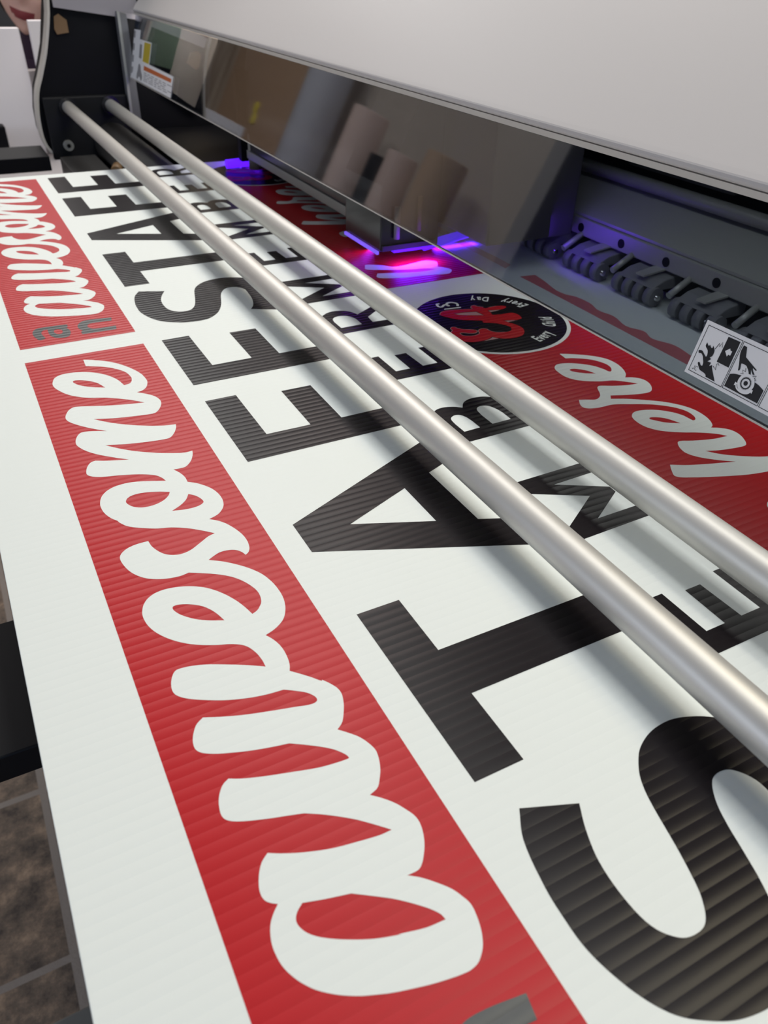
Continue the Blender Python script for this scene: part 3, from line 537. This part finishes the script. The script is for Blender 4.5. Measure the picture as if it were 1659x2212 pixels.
# ivory rim along the front of the side panel
rim = [(.92, 1.55), (.866, .709), (.80, .45), (.735, .29), (.690, .19), (.664, .06), (.660, -.06), (.672, -.13), (.700, -.18), (.740, -.215)]
mb = MB()
L, Rr = stroke(smooth([(p[0] - .006, p[1]) for p in rim], 4, False), .017)
n = len(L)
v = [(p.x, YP - .03, p.y) for p in L] + [(p.x, YP - .03, p.y) for p in Rr] + [(p.x, YP + .10, p.y) for p in L] + [(p.x, YP + .10, p.y) for p in Rr]
for i in range(n - 1):
    mb.add([v[i], v[i+1], v[n+i+1], v[n+i], v[2*n+i], v[2*n+i+1], v[3*n+i+1], v[3*n+i]], [(0,1,2,3),(4,7,6,5),(0,4,5,1),(3,2,6,7)])
mb.add([v[0], v[n], v[3*n], v[2*n]], [(0,1,2,3)]); mb.add([v[n-1], v[2*n-1], v[4*n-1], v[3*n-1]], [(0,1,2,3)])
mb.build('side_rim', M['ivory'], pr)
MB().slab([(.885, .672), (.885, .735), (1.42, .735), (1.42, .60)], pz(YP - .035), pz(YP - .002)).build('side_top_rail', M['rail'], pr)
MB().slab([(1.272, .655), (1.335, .64), (1.335, -.02), (1.262, -.02)], pz(YP - .07), pz(YP - .002)).build('side_post', M['post'], pr, bevel=.001)
MB().slab([(1.272, .655), (1.288, .650), (1.278, -.02), (1.262, -.02)], pz(YP - .085), pz(YP - .072)).build('post_edge', M['lightgrey'], pr)
mb = MB(); mb.tube((.808, YP - .085, -.137), (.808, YP - .051, -.137), .034, 32); bolt = mb.build('bolt', M['lightgrey'], pr)
MB().tube((.808, YP - .090, -.137), (.808, YP - .0852, -.137), .014, 6).build('bolt_socket', M['dark'], bolt)
MB().slab([(.868, .55), (.88, .62), (.91, .635), (.955, .60), (.955, .53), (.88, .52)], pz(YP - .012), pz(YP - .001)).build('brown_label', M['tape'], pr)
MB().box(.70, 1.26, YP - .05, YP - .001, -.23, .16).build('inner_plate', M['beam'], pr, bevel=.002)
for x in (.853, 1.1385):
    MB().tube((x, YP - .075, .1), (x, YP - .0505, .1), .06, 32).build('rod_socket', M['blackgloss'], pr)

MB().slab([(1.362, .375), (1.466, .60), (1.505, .60), (1.385, .365)], pz(YP - .08), pz(YP - .07)).build('orange_reflection_panel', M['tape'], pr)  # added panels, coloured like the room's reflection in the acrylic
MB().slab([(1.385, .365), (1.505, .60), (1.705, .57), (1.592, .309)], pz(YP - .08), pz(YP - .07)).build('green_reflection_panel', M['green'], pr)
MB().slab([(1.53, .20), (1.592, .309), (1.705, .57), (1.97, .52), (1.73, .06)], pz(YP - .08), pz(YP - .07)).build('beige_reflection_panel', M['wood'], pr)

# cover
AL = math.radians(14); GX, GZ = 1.30, .26875
def gp(s, off=0): return (GX + math.sin(AL) * s - math.cos(AL) * off, GZ + math.cos(AL) * s + math.sin(AL) * off)
GT = .405
tx, tz = gp(GT)
prof = [(tx + .012, tz - .012), (tx - .012, tz - .012), (tx - .020, tz - .006), (tx - .020, tz + .004), (tx - .010, tz + .016), (tx + .82, tz + .96), (tx + .95, tz + 1.04), (2.9, tz + 1.08), (2.9, tz + 1.00), (tx + .97, tz + .96), (tx + .86, tz + .88), (tx + .06, tz + .0)]
cv = MB().extr_y(prof, -1.2, 6.2).build('top_cover', M['cover'], pr, bevel=.0012)
MB().extr_y([(tx - .016, tz - .026), (tx - .016, tz - .0125), (tx + .03, tz - .0125), (tx + .03, tz - .026)], -1.2, 6.2).build('cover_seal', M['ivory'], pr)
MB().box(2.9, 3.0, -1.2, 6.58, -3.4, 2.1).build('rear_panel', M['dark'], pr)
MB().box(.9, 2.9, -1.5, -1.2, -.3, 1.95).build('side_panel', M['dark'], pr)
MB().box(1.2, 2.9, -1.2, 6.4, FZ, -.52).build('lower_body', M['dark'], pr)

# acrylic front window
GP = GT - .03
gw = empty('acrylic_window', (GX, 2.6, GZ), 'smoked transparent acrylic window hanging below the beige cover', 'window')
a0, a1, b0, b1 = gp(0, 0), gp(GP, 0), gp(0, -.016), gp(GP, -.016)
MB().extr_y([a0, a1, b1, b0], -1.19, 6.19).build('acrylic_pane', M['glass'], gw)
e0, e1 = gp(0, .0006), gp(.0, -.0166)
e2, e3 = gp(-.004, -.0166), gp(-.004, .0006)
MB().extr_y([e0, e1, e2, e3], -1.19, 6.19).build('pane_edge', M['ivory'], gw)
def on_glass(off): 
    def put(y, s):
        x, z = gp(s, off); return (x, y, z)
    return put
def gsticker(name, quad, mat, o0, parent, th=.0012):
    mb = MB(); mb.slab(quad, on_glass(o0), on_glass(o0 + th)); return mb.build(name, mat, parent)
# hazard label near the camera
hz = gsticker('hazard_label', [(1.0382, .0206), (1.0382, .1362), (.45, .1362), (.45, .0206)], M['sticker'], .0005, gw); hz['label'] = 'white hazard label with black hand pictograms'
def lines(mb, pts, w, o, closed=False): add_stroke(mb, pts, w, on_glass(o), closed)
mb = MB()
for (ya, yb) in ((1.0298, .9404), (.9373, .848), (.8445, .46)):
    q = [(ya, .0283), (ya, .1277), (yb, .1277), (yb, .0283)]
    for i in range(4):
        p0, p1 = Vector(q[i]), Vector(q[(i + 1) % 4]); d = (p1 - p0).normalized() * .0006
        lines(mb, [tuple(p0 - d), tuple(p1 + d)], .0013, .0021)
mb.build('frame_lines', M['ink'], hz)
def fill(keys, name, o=.0022, mat='ink'):
    mb = MB()
    for k in keys: mb.flat([smooth(STICKER[k], 3)], on_glass(o))
    return mb.build(name, M[mat], hz)
fill(['hand1', 'block'], 'hand_and_block_pictogram')
fill(['hand2', 'roll'], 'hand_and_roller_pictogram')
fill(['arrow'], 'white_arrow', .0027, 'sticker')
gc, gr0, gr1 = STICKER['gear'][0], 0, 0
gr = (Vector(STICKER['gear'][1][:2]) - Vector(gc[:2])).length
mb = MB(); mb.flat([circle(gc[0], gc[1], gr * 1.42, 48)], on_glass(.0027)); mb.build('gear_ground', M['sticker'], hz)
teeth = []
for i in range(64):
    a = 2 * math.pi * i / 64; r = gr * (1.02 if i % 2 else .82); teeth.append((gc[0] + r * math.cos(a), gc[1] + r * math.sin(a)))
mb = MB(); mb.flat([teeth, circle(gc[0], gc[1], gr * .70, 40)], on_glass(.0031)); mb.flat([circle(gc[0], gc[1], gr * .36, 32)], on_glass(.0031)); mb.build('gear_pictogram', M['ink'], hz)
mb = MB()
for k in ('zig1', 'zig2', 'zig3', 'zig4'): lines(mb, [tuple(p[:2]) for p in STICKER[k]], .0013, .0026)
y0, s0 = STICKER['jc'][0][:2]
jy, js = 1.0235, .0365
lines(mb, smooth([(jy - .004, js + .006), (jy - .004, js - .001), (jy - .002, js - .003), (jy, js - .001)], 3, False), .0009, .0023)
lines(mb, smooth([(jy - .0125, js + .0045), (jy - .0105, js + .006), (jy - .0075, js + .0045), (jy - .0065, js + .0015), (jy - .0075, js - .0015), (jy - .0105, js - .003), (jy - .0125, js - .0015)], 3, False), .0009, .0023)
mb.build('spark_lines', M['ink'], hz)
mb = MB(); lines(mb, smooth([tuple(p[:2]) for p in STICKER['arc']], 4, False), .0032, .0031)
aa = [Vector(p[:2]) for p in STICKER['arc']]
for tip, frm in ((aa[0], aa[1]), (aa[-1], aa[-2])):
    d = (tip - frm).normalized(); nn = Vector((-d.y, d.x))
    mb.flat([[tuple(tip + d * .006), tuple(tip + nn * .005), tuple(tip - nn * .005)]], on_glass(.0031))
mb.build('turning_arrow', M['sticker'], hz)
mb = MB()
rnd = random.Random(4)
for i in range(5):
    yy = .826 - .012 * i
    for j in range(3):
        a, b = yy - .004 * j * .6, .060 + .004 * (i % 2) + .0045 * j
        lines(mb, [(a, b), (a - .006, b + .001)], .0012, .0023); lines(mb, [(a - .003, b - .003), (a - .003, b + .004)], .001, .0023)
tag(mb.build('small_characters', M['ink'], hz), 'tiny black characters')

# three warning labels at the far end of the acrylic
w1 = gsticker('warning_label', [(6.185, .004), (6.185, .292), (6.022, .299), (6.025, .125)], M['sticker'], .0005, gw); w1['label'] = 'tall white warning label'
for s_ in (.03, .10, .17, .245):
    gsticker('label_picture', [(6.18, s_), (6.18, s_ + .04), (6.14, s_ + .04), (6.14, s_)], M['stickergrey'], .002, w1, .0004)
w2 = gsticker('warning_label', [(6.018, .130), (6.014, .247), (5.713, .2505), (5.725, .126)], M['sticker'], .0005, gw); w2['label'] = 'warning label with a yellow block'
gsticker('yellow_block', [(5.895, .128), (5.885, .240), (5.722, .2435), (5.735, .127)], M['yellow'], .002, w2, .0004)
gsticker('label_picture', [(6.0, .14), (6.0, .22), (5.94, .22), (5.93, .14)], M['stickergrey'], .002, w2, .0004)
w3 = gsticker('warning_label', [(6.19, .003), (6.022, .129), (5.145, .1235), (5.16, .006)], M['sticker'], .0022, gw); w3['label'] = 'wide warning label with an orange stripe'
gsticker('orange_stripe', [(5.842, .082), (5.842, .108), (5.178, .1065), (5.182, .086)], M['orange'], .0036, w3, .0004)
man = MB(); man.slab(smooth([(5.966, .107), (5.93, .095), (5.915, .07), (5.87, .04), (5.89, .012), (5.93, .03), (5.96, .03), (6.0, .012), (6.02, .03), (5.995, .07), (5.99, .095)], 3), on_glass(.0036), on_glass(.004)); man.build('figure_pictogram', M['stickergrey'], w3)
mb = MB()
for i, s_ in enumerate((.068, .057, .046, .035, .024)):
    y = 5.83
    while y > 5.2 + .05 * (i % 3):
        w = rnd.uniform(.05, .12); lines(mb, [(y, s_), (y - w, s_)], .004, .0041); y -= w + .03
mb.build('small_print', M['stickergrey'], w3)

# ---------------------------------------------------------------- print carriage with UV lamps
ca = empty('print_carriage', (1.55, 3.4, .03), 'black print carriage glowing violet over the sheet', 'print head')
MB().extr_y([(1.435, .050), (1.70, .050), (1.70, .60), (1.60, .60), (1.435, .30)], 2.70, 3.02).build('lamp_housing', M['blackgloss'], ca, bevel=.0015)
MB().extr_y([(1.50, .085), (1.80, .085), (1.80, .62), (1.54, .62), (1.50, .45)], 3.02, 4.42).build('carriage_body', M['blackgloss'], ca, bevel=.004)
MB().box(1.492, 1.4995, 3.05, 4.40, .075, .115).build('body_rail', M['midgrey'], ca)
MB().tube((1.53, 4.38, .02), (1.53, 4.38, .20), .035, 24).build('guide_pin', M['midgrey'], ca)
MB().box(1.47, 1.78, 4.43, 4.48, .05, .5).build('end_plate', M['dark'], ca, bevel=.001)
MB().box(1.425, 1.434, 2.71, 3.01, .040, .052).build('lamp_strip', M['uvw'], ca)
MB().box(1.50, 1.70, 2.705, 2.74, .040, .0495).build('uv_lamp_glow', M['uv'], ca)
MB().box(1.74, 2.15, 2.42, 3.3,   .115, .64).build('cable_housing', M['darkgrey'], ca, bevel=.002)
MB().tube((1.67, 2.76, .032), (1.97, 2.82, .046), .019, 20).build('uv_lamp_glow', M['uv'], ca)  # glowing tube for violet light spilled past the housing, not a lamp
MB().tube((1.40, 4.495, .030), (1.60, 4.495, .036), .024, 16).build('uv_lamp_glow', M['uv'], ca)
MB().box(1.44, 1.68, 2.690, 2.6985, .055, .075).build('scraper', M['darkgrey'], ca)
MB().tube((1.50, 2.688, .10), (1.50, 2.688, .22), .012, 12).build('hose_stub', M['midgrey'], ca)
MB().tube((1.60, 2.688, .12), (1.60, 2.688, .25), .009, 12).build('hose_stub', M['tape'], ca)
area('uv_light', (1.58 * H, 2.66 * H, .045 * H), None, .045, .012, .09, (.16, 0.01, 1.0))
area('uv_light', (1.42 * H, 2.86 * H, .05 * H), (1.39 * H, 2.85 * H, 0), .010, .06, .012, (.35, 0.02, 1.0))
area('uv_light', (1.85 * H, 2.80 * H, .010 * H), None, .05, .010, .05, (.14, 0.01, 1.0))
area('uv_light', (1.58 * H, 4.6 * H, .06 * H), (1.5 * H, 4.62 * H, 0), .05, .03, .06, (.14, 0.01, 1.0))

# ---------------------------------------------------------------- inside the printer
ge = empty('feed_gantry', (2.3, 2.5, .0), 'grey metal rail with screw holes and beams inside the printer', 'rail')
rail = MB().box(2.20, 2.30, -.9, 4.6, .108, .173).build('guide_rail', M['lightgrey'], ge, bevel=.001)
mb = MB()
y = .55
while y < 4.5:
    mb.tube((2.198, y, .138), (2.205, y, .138), .017, 20); y += .2345
mb.build('screw_holes', M['dark'], rail)['kind'] = 'stuff'
MB().extr_y([(2.215, .185), (2.42, .305), (2.50, .305), (2.50, .175), (2.215, .175)], -.9, 4.6).build('slanted_plate', M['lightgrey'], ge)
MB().tube((2.36, -.9, .318), (2.36, 4.6, .318), .024, 24).build('round_beam', M['midgrey'], ge)
MB().box(2.26, 2.5, -.9, 4.6, .012, .10).build('under_beam', M['dark'], ge)
for (ya, yb) in ((1.05, 1.62), (1.95, 2.5), (3.1, 3.6)):
    MB().box(2.45, 2.62, ya, yb, .34, .42).build('motor_block', M['darkgrey'], ge, bevel=.003)
MB().box(2.55, 2.75, -.9, 4.6, .42, .60).build('upper_beam', M['midgrey'], ge, bevel=.003)
area('interior_fill_light', (1.75 * H, 5.75 * H, .64 * H), (1.7 * H, 6.2 * H, .40 * H), .10, .03, .25, (1.0, .95, .9))  # added fill, no lamp here; lights the coloured panels at the far end
area('interior_fill_light', (1.95 * H, 1.9 * H, .66 * H), None, .03, 1.3, .70, (.95, .97, .92))  # added fill under the cover to brighten the dark interior
area('uv_light', (2.02 * H, 2.34 * H, .16 * H), (2.25 * H, 2.30 * H, .17 * H), .05, .02, .045, (.16, .03, 1.0))
# pinch rollers
def pinch(y):
    r = empty('pinch_roller', (2.15, y, .0), 'pinch roller', 'roller', 'pinch rollers pressing the sheet behind the acrylic')
    for k in range(4):
        MB().tube((2.13, y - .10 + k * .055, .036), (2.13, y - .065 + k * .055, .036), .034, 24).build('roller_wheel', M['rubber'], r)
    MB().tube((2.13, y - .11, .036), (2.13, y + .11, .036), .010, 12).build('axle', M['steel'], r)
    MB().extr_y([(2.11, .066), (2.16, .090), (2.25, .105), (2.25, .055), (2.15, .055)], y - .09, y + .09).build('bracket', M['rubber'], r, bevel=.001)
    MB().hexa([(2.12, y - .03, .09), (2.21, y - .05, .11), (2.21, y + .0, .11), (2.12, y + .01, .09), (2.12, y - .03, .096), (2.21, y - .05, .116), (2.21, y + .0, .116), (2.12, y + .01, .096)]).build('spring_clip', M['lightgrey'], r)
    MB().tube((2.11, y + .12, .07), (2.22, y + .13, .12), .012, 12).build('lever', M['lightgrey'], r)
    return r
r0 = pinch(2.29)
labs = {0: 'pinch roller pressing the sheet just right of the violet glow', 1: 'middle visible pinch roller behind the acrylic', 2: 'pinch roller seen right above the hazard label'}
r0['label'] = labs[0]
ys = [2.29, 2.0, 1.71, 1.42, 1.13, .84, 2.58, 2.87, 3.16, 3.45]
for i, y in enumerate(ys):
    if i == 0: continue
    c = copy_tree(r0, None, (0, y - 2.29, 0))
    c['label'] = labs.get(i, 'pinch roller in the hidden run of rollers, %s' % ('under the hazard label side of the printer' if y < 1.7 else 'behind the print carriage'))

# ---------------------------------------------------------------- behind the far end: desk, boards, person
dk = empty('office_desk', (1.2, 9.6, FZ), 'grey desk carrying the white boards behind the printer', 'desk')
MB().box(-2.2, 2.4, 8.3, 9.72, -.87, -.80).build('desk_top', M['desk'], dk, bevel=.002)
for (lx, ly) in ((-2.1, 8.45), (2.3, 8.45), (-2.1, 9.6), (2.3, 9.6)):
    MB().box(lx - .08, lx + .08, ly - .08, ly + .08, FZ, -.87).build('leg', M['beam'], dk)
fb = MB().hexa([(-.8, 9.3, -.80), (.985, 9.3, -.80), (.985, 9.42, -.80), (-.8, 9.42, -.80), (-.8, 9.42, .335), (.975, 9.42, .335), (.975, 9.54, .335), (-.8, 9.54, .335)]).build('foam_board', M['foam'], bevel=.001)
tag(fb, 'white board standing at the far left, in front of the person', 'board')
fb2 = MB().hexa([(1.035, 9.1, -.80), (1.9, 9.1, -.80), (1.9, 9.2, -.80), (1.035, 9.2, -.80), (1.05, 9.2, .41), (1.9, 9.2, .41), (1.9, 9.3, .41), (1.05, 9.3, .41)]).build('foam_board', M['foam'], bevel=.001)
tag(fb2, 'narrow white board wedged between the first board and the printer side', 'board')
fb3 = MB().box(.9, 1.3, 9.45, 9.6, -.80, -.03).build('paper_stack', M['desk'], bevel=.001)
tag(fb3, 'lavender grey pad standing between the two white boards', 'pad')
bk = MB().box(.05, .62, 9.0, 9.15, -.80, -.44).build('speaker_box', M['dark'], bevel=.004)
tag(bk, 'small black box on the desk at the left edge of the picture', 'box')
pp = MB().box(.26, .66, 5.35, 5.52, -.21, -.20).build('paper_sheet', M['foam'])
tag(pp, 'pale sheet of paper lying beyond the far edge of the sign', 'paper')
pt = MB().box(-.3, .67, 5.30, 5.6, -.30, -.211).build('paper_tray', M['beam'], bevel=.001)
tag(pt, 'black tray under the pale paper beyond the sign', 'tray')

# person (only chin, mouth and neck show between board and cover)
pe = bpy.data.objects.new('person', None); C.objects.link(pe)
px, py, pzz = 1.32, 10.35, .52      # mouth level centre of head in layout units
pe.location = Vector((px, py, FZ)) * H
tag(pe, 'seated person in a dark purple high-necked top, smiling, behind the white boards', 'person')
def skin_body(name, joints, edges, mat, parent):
    me = bpy.data.meshes.new(name)
    base = parent_base(parent)
    me.from_pydata([Vector(j[:3]) - base for j in joints], edges, [])
    o = bpy.data.objects.new(name, me); C.objects.link(o); o.parent = parent
    me.materials.append(mat)
    sk = o.modifiers.new('skin', 'SKIN'); sk.use_smooth_shade = True
    for i, j in enumerate(joints):
        me.skin_vertices[0].data[i].radius = (j[3], j[4] if len(j) > 4 else j[3])
    me.skin_vertices[0].data[0].use_root = True
    sb = o.modifiers.new('subdivision', 'SUBSURF'); sb.levels = 2; sb.render_levels = 2
    return o
bx_, by_ = px * H, py * H
zs = -.40                                   # seat height (metres, sheet level = 0)
hd = .135
J = [(bx_, by_ + .05, zs + .08, .15, .11), (bx_, by_ + .05, zs + .25, .14, .10), (bx_, by_ + .03, -.06, .15, .10), (bx_, by_ + .02, .0, .07, .07), (bx_, by_, .06, .06, .06), (bx_, by_, .10, .058, .06),
     (bx_ - .17, by_ + .02, -.04, .055), (bx_ - .24, by_ + .04, -.24, .042), (bx_ - .10, by_ - .12, -.275, .028), (bx_ + .17, by_ + .02, -.04, .055), (bx_ + .24, by_ + .04, -.24, .042), (bx_ + .10, by_ - .12, -.275, .028),
     (bx_ - .10, by_ + .02, zs + .02, .085), (bx_ - .11, by_ - .38, zs + .02, .06), (bx_ - .11, by_ - .38, -.76, .04), (bx_ - .11, by_ - .50, -.82, .035),
     (bx_ + .10, by_ + .02, zs + .02, .085), (bx_ + .11, by_ - .38, zs + .02, .06), (bx_ + .11, by_ - .38, -.76, .04), (bx_ + .11, by_ - .50, -.82, .035)]
Ed = [(0,1),(1,2),(2,3),(3,4),(4,5),(2,6),(6,7),(7,8),(2,9),(9,10),(10,11),(0,12),(12,13),(13,14),(14,15),(0,16),(16,17),(17,18),(18,19)]
skin_body('knitted_top', J, Ed, M['shirt'], pe)
# head: one continuous sculpted surface, tilted
def head_mesh():
    bm = bmesh.new(); bmesh.ops.create_uvsphere(bm, u_segments=64, v_segments=48, radius=1)
    for v in bm.verts:
        x, y, z = v.co                       # front = -y
        X = x * .074; Y = y * .092; Zc = z * .112
        if z < 0:
            t = -z; X *= 1 - .34 * t * t; 
            if y > 0: Y *= 1 - .45 * t
            else: Y *= 1 - .10 * t
        f = max(0, -y)
        def bump(cx, cz, sx, sz): return math.exp(-((x - cx) / sx) ** 2 - ((z - cz) / sz) ** 2) * (1 if y < 0 else 0)
        Y -= .024 * bump(0, -.14, .13, .12) + .010 * bump(0, .08, .10, .22)       # nose
        Y += .009 * (bump(.36, .06, .18, .13) + bump(-.36, .06, .18, .13))        # eye sockets
        Y -= .007 * bump(0, -.48, .26, .05) + .006 * bump(0, -.57, .22, .05)      # lips
        Y += .005 * bump(0, -.525, .30, .018)                                     # mouth line
        Y -= .010 * bump(0, -.84, .22, .12)                                       # chin
        Y -= .005 * (bump(.45, -.25, .2, .2) + bump(-.45, -.25, .2, .2))          # cheeks
        v.co = (X, Y, Zc)
    return bm
HM = Matrix.Translation(Vector((bx_, by_ - .01, .180))) @ Matrix.Rotation(math.radians(-22), 4, 'Z') @ Matrix.Rotation(math.radians(16), 4, 'Y') @ Matrix.Rotation(math.radians(8), 4, 'X') @ Matrix.Scale(1.25, 4)
def put_bm(bm, name, mat, parent, mats=None):
    base = parent_base(parent)
    bm.transform(Matrix.Translation(-base) @ HM)
    me = bpy.data.meshes.new(name); 
    for f in bm.faces: f.smooth = True
    bm.to_mesh(me); bm.free(); me.materials.append(mat)
    for x in (mats or []): me.materials.append(x)
    o = bpy.data.objects.new(name, me); C.objects.link(o); o.parent = parent
    return o
bm = head_mesh()
for f in bm.faces:
    c = f.calc_center_median()
    if c.y < -.07 and -.0655 < c.z < -.0505 and abs(c.x) < .024: f.material_index = 1
head = put_bm(bm, 'head', M['skin'], pe, [M['lip']])
def ell(c, r, name, mat, sub=24):
    bm = bmesh.new(); bmesh.ops.create_uvsphere(bm, u_segments=sub, v_segments=sub // 2, radius=1)
    for v in bm.verts: v.co = Vector((v.co.x * r[0], v.co.y * r[1], v.co.z * r[2])) + Vector(c)
    return put_bm(bm, name, mat, head)
for s_ in (-1, 1):
    ell((s_ * .029, -.075, .008), (.013, .011, .009), 'eye', M['eye']); ell((s_ * .029, -.0835, .008), (.005, .004, .005), 'iris', M['iris'])
    ell((s_ * .073, .008, -.005), (.008, .018, .030), 'ear', M['skin'])
bm = bmesh.new(); bmesh.ops.create_uvsphere(bm, u_segments=48, v_segments=32, radius=1)
for v in list(bm.verts):
    x, y, z = v.co
    v.co = (x * .083, y * .100 + .010, z * .118 + .012)
bmesh.ops.delete(bm, geom=[v for v in bm.verts if (v.co.y < -.045 and v.co.z < .075) or v.co.z < -.085], context='VERTS')
put_bm(bm, 'hair', M['hair'], head)
# hands resting on the desk
def hand(s_):
    wx, wy, wz = bx_ + s_ * .10, by_ - .12, -.278
    J = [(wx, wy, wz, .018, .013), (wx - s_ * .005, wy - .05, wz, .032, .012), (wx - s_ * .005, wy - .085, wz, .030, .011)]
    E_ = [(0, 1), (1, 2)]
    for i, (dx, L) in enumerate(((-.027, .060), (-.009, .070), (.009, .066), (.027, .052))):
        k = len(J); J += [(wx + dx, wy - .10, wz + .003, .0085), (wx + dx, wy - .10 - L * .55, wz + .002, .0078), (wx + dx, wy - .10 - L, wz - .010, .0065)]
        E_ += [(2, k), (k, k + 1), (k + 1, k + 2)]
    k = len(J); J += [(wx - s_ * .036, wy - .045, wz - .003, .010), (wx - s_ * .055, wy - .078, wz - .006, .0085)]; E_ += [(1, k), (k, k + 1)]
    skin_body('hand', J, E_, M['skin'], pe)
hand(-1); hand(1)
ch = empty('office_chair', (px, 10.6, FZ), 'black office chair under the seated person', 'chair')
MB().box(px - 1.0, px + 1.0, 9.75, 11.5, -2.3, -2.12).build('seat', M['dark'], ch, bevel=.02)
MB().box(px - .9, px + .9, 11.6, 11.75, -1.9, .0).build('backrest', M['dark'], ch, bevel=.02)
MB().tube((px, 10.6, -3.35), (px, 10.6, -2.3), .12, 20).build('column', M['beam'], ch)
for k in range(5):
    a = 2 * math.pi * k / 5
    MB().tube((px, 10.6, -3.38), (px + 1.15 * math.cos(a), 10.6 + 1.15 * math.sin(a), -3.5), .09, 12).build('leg', M['beam'], ch)
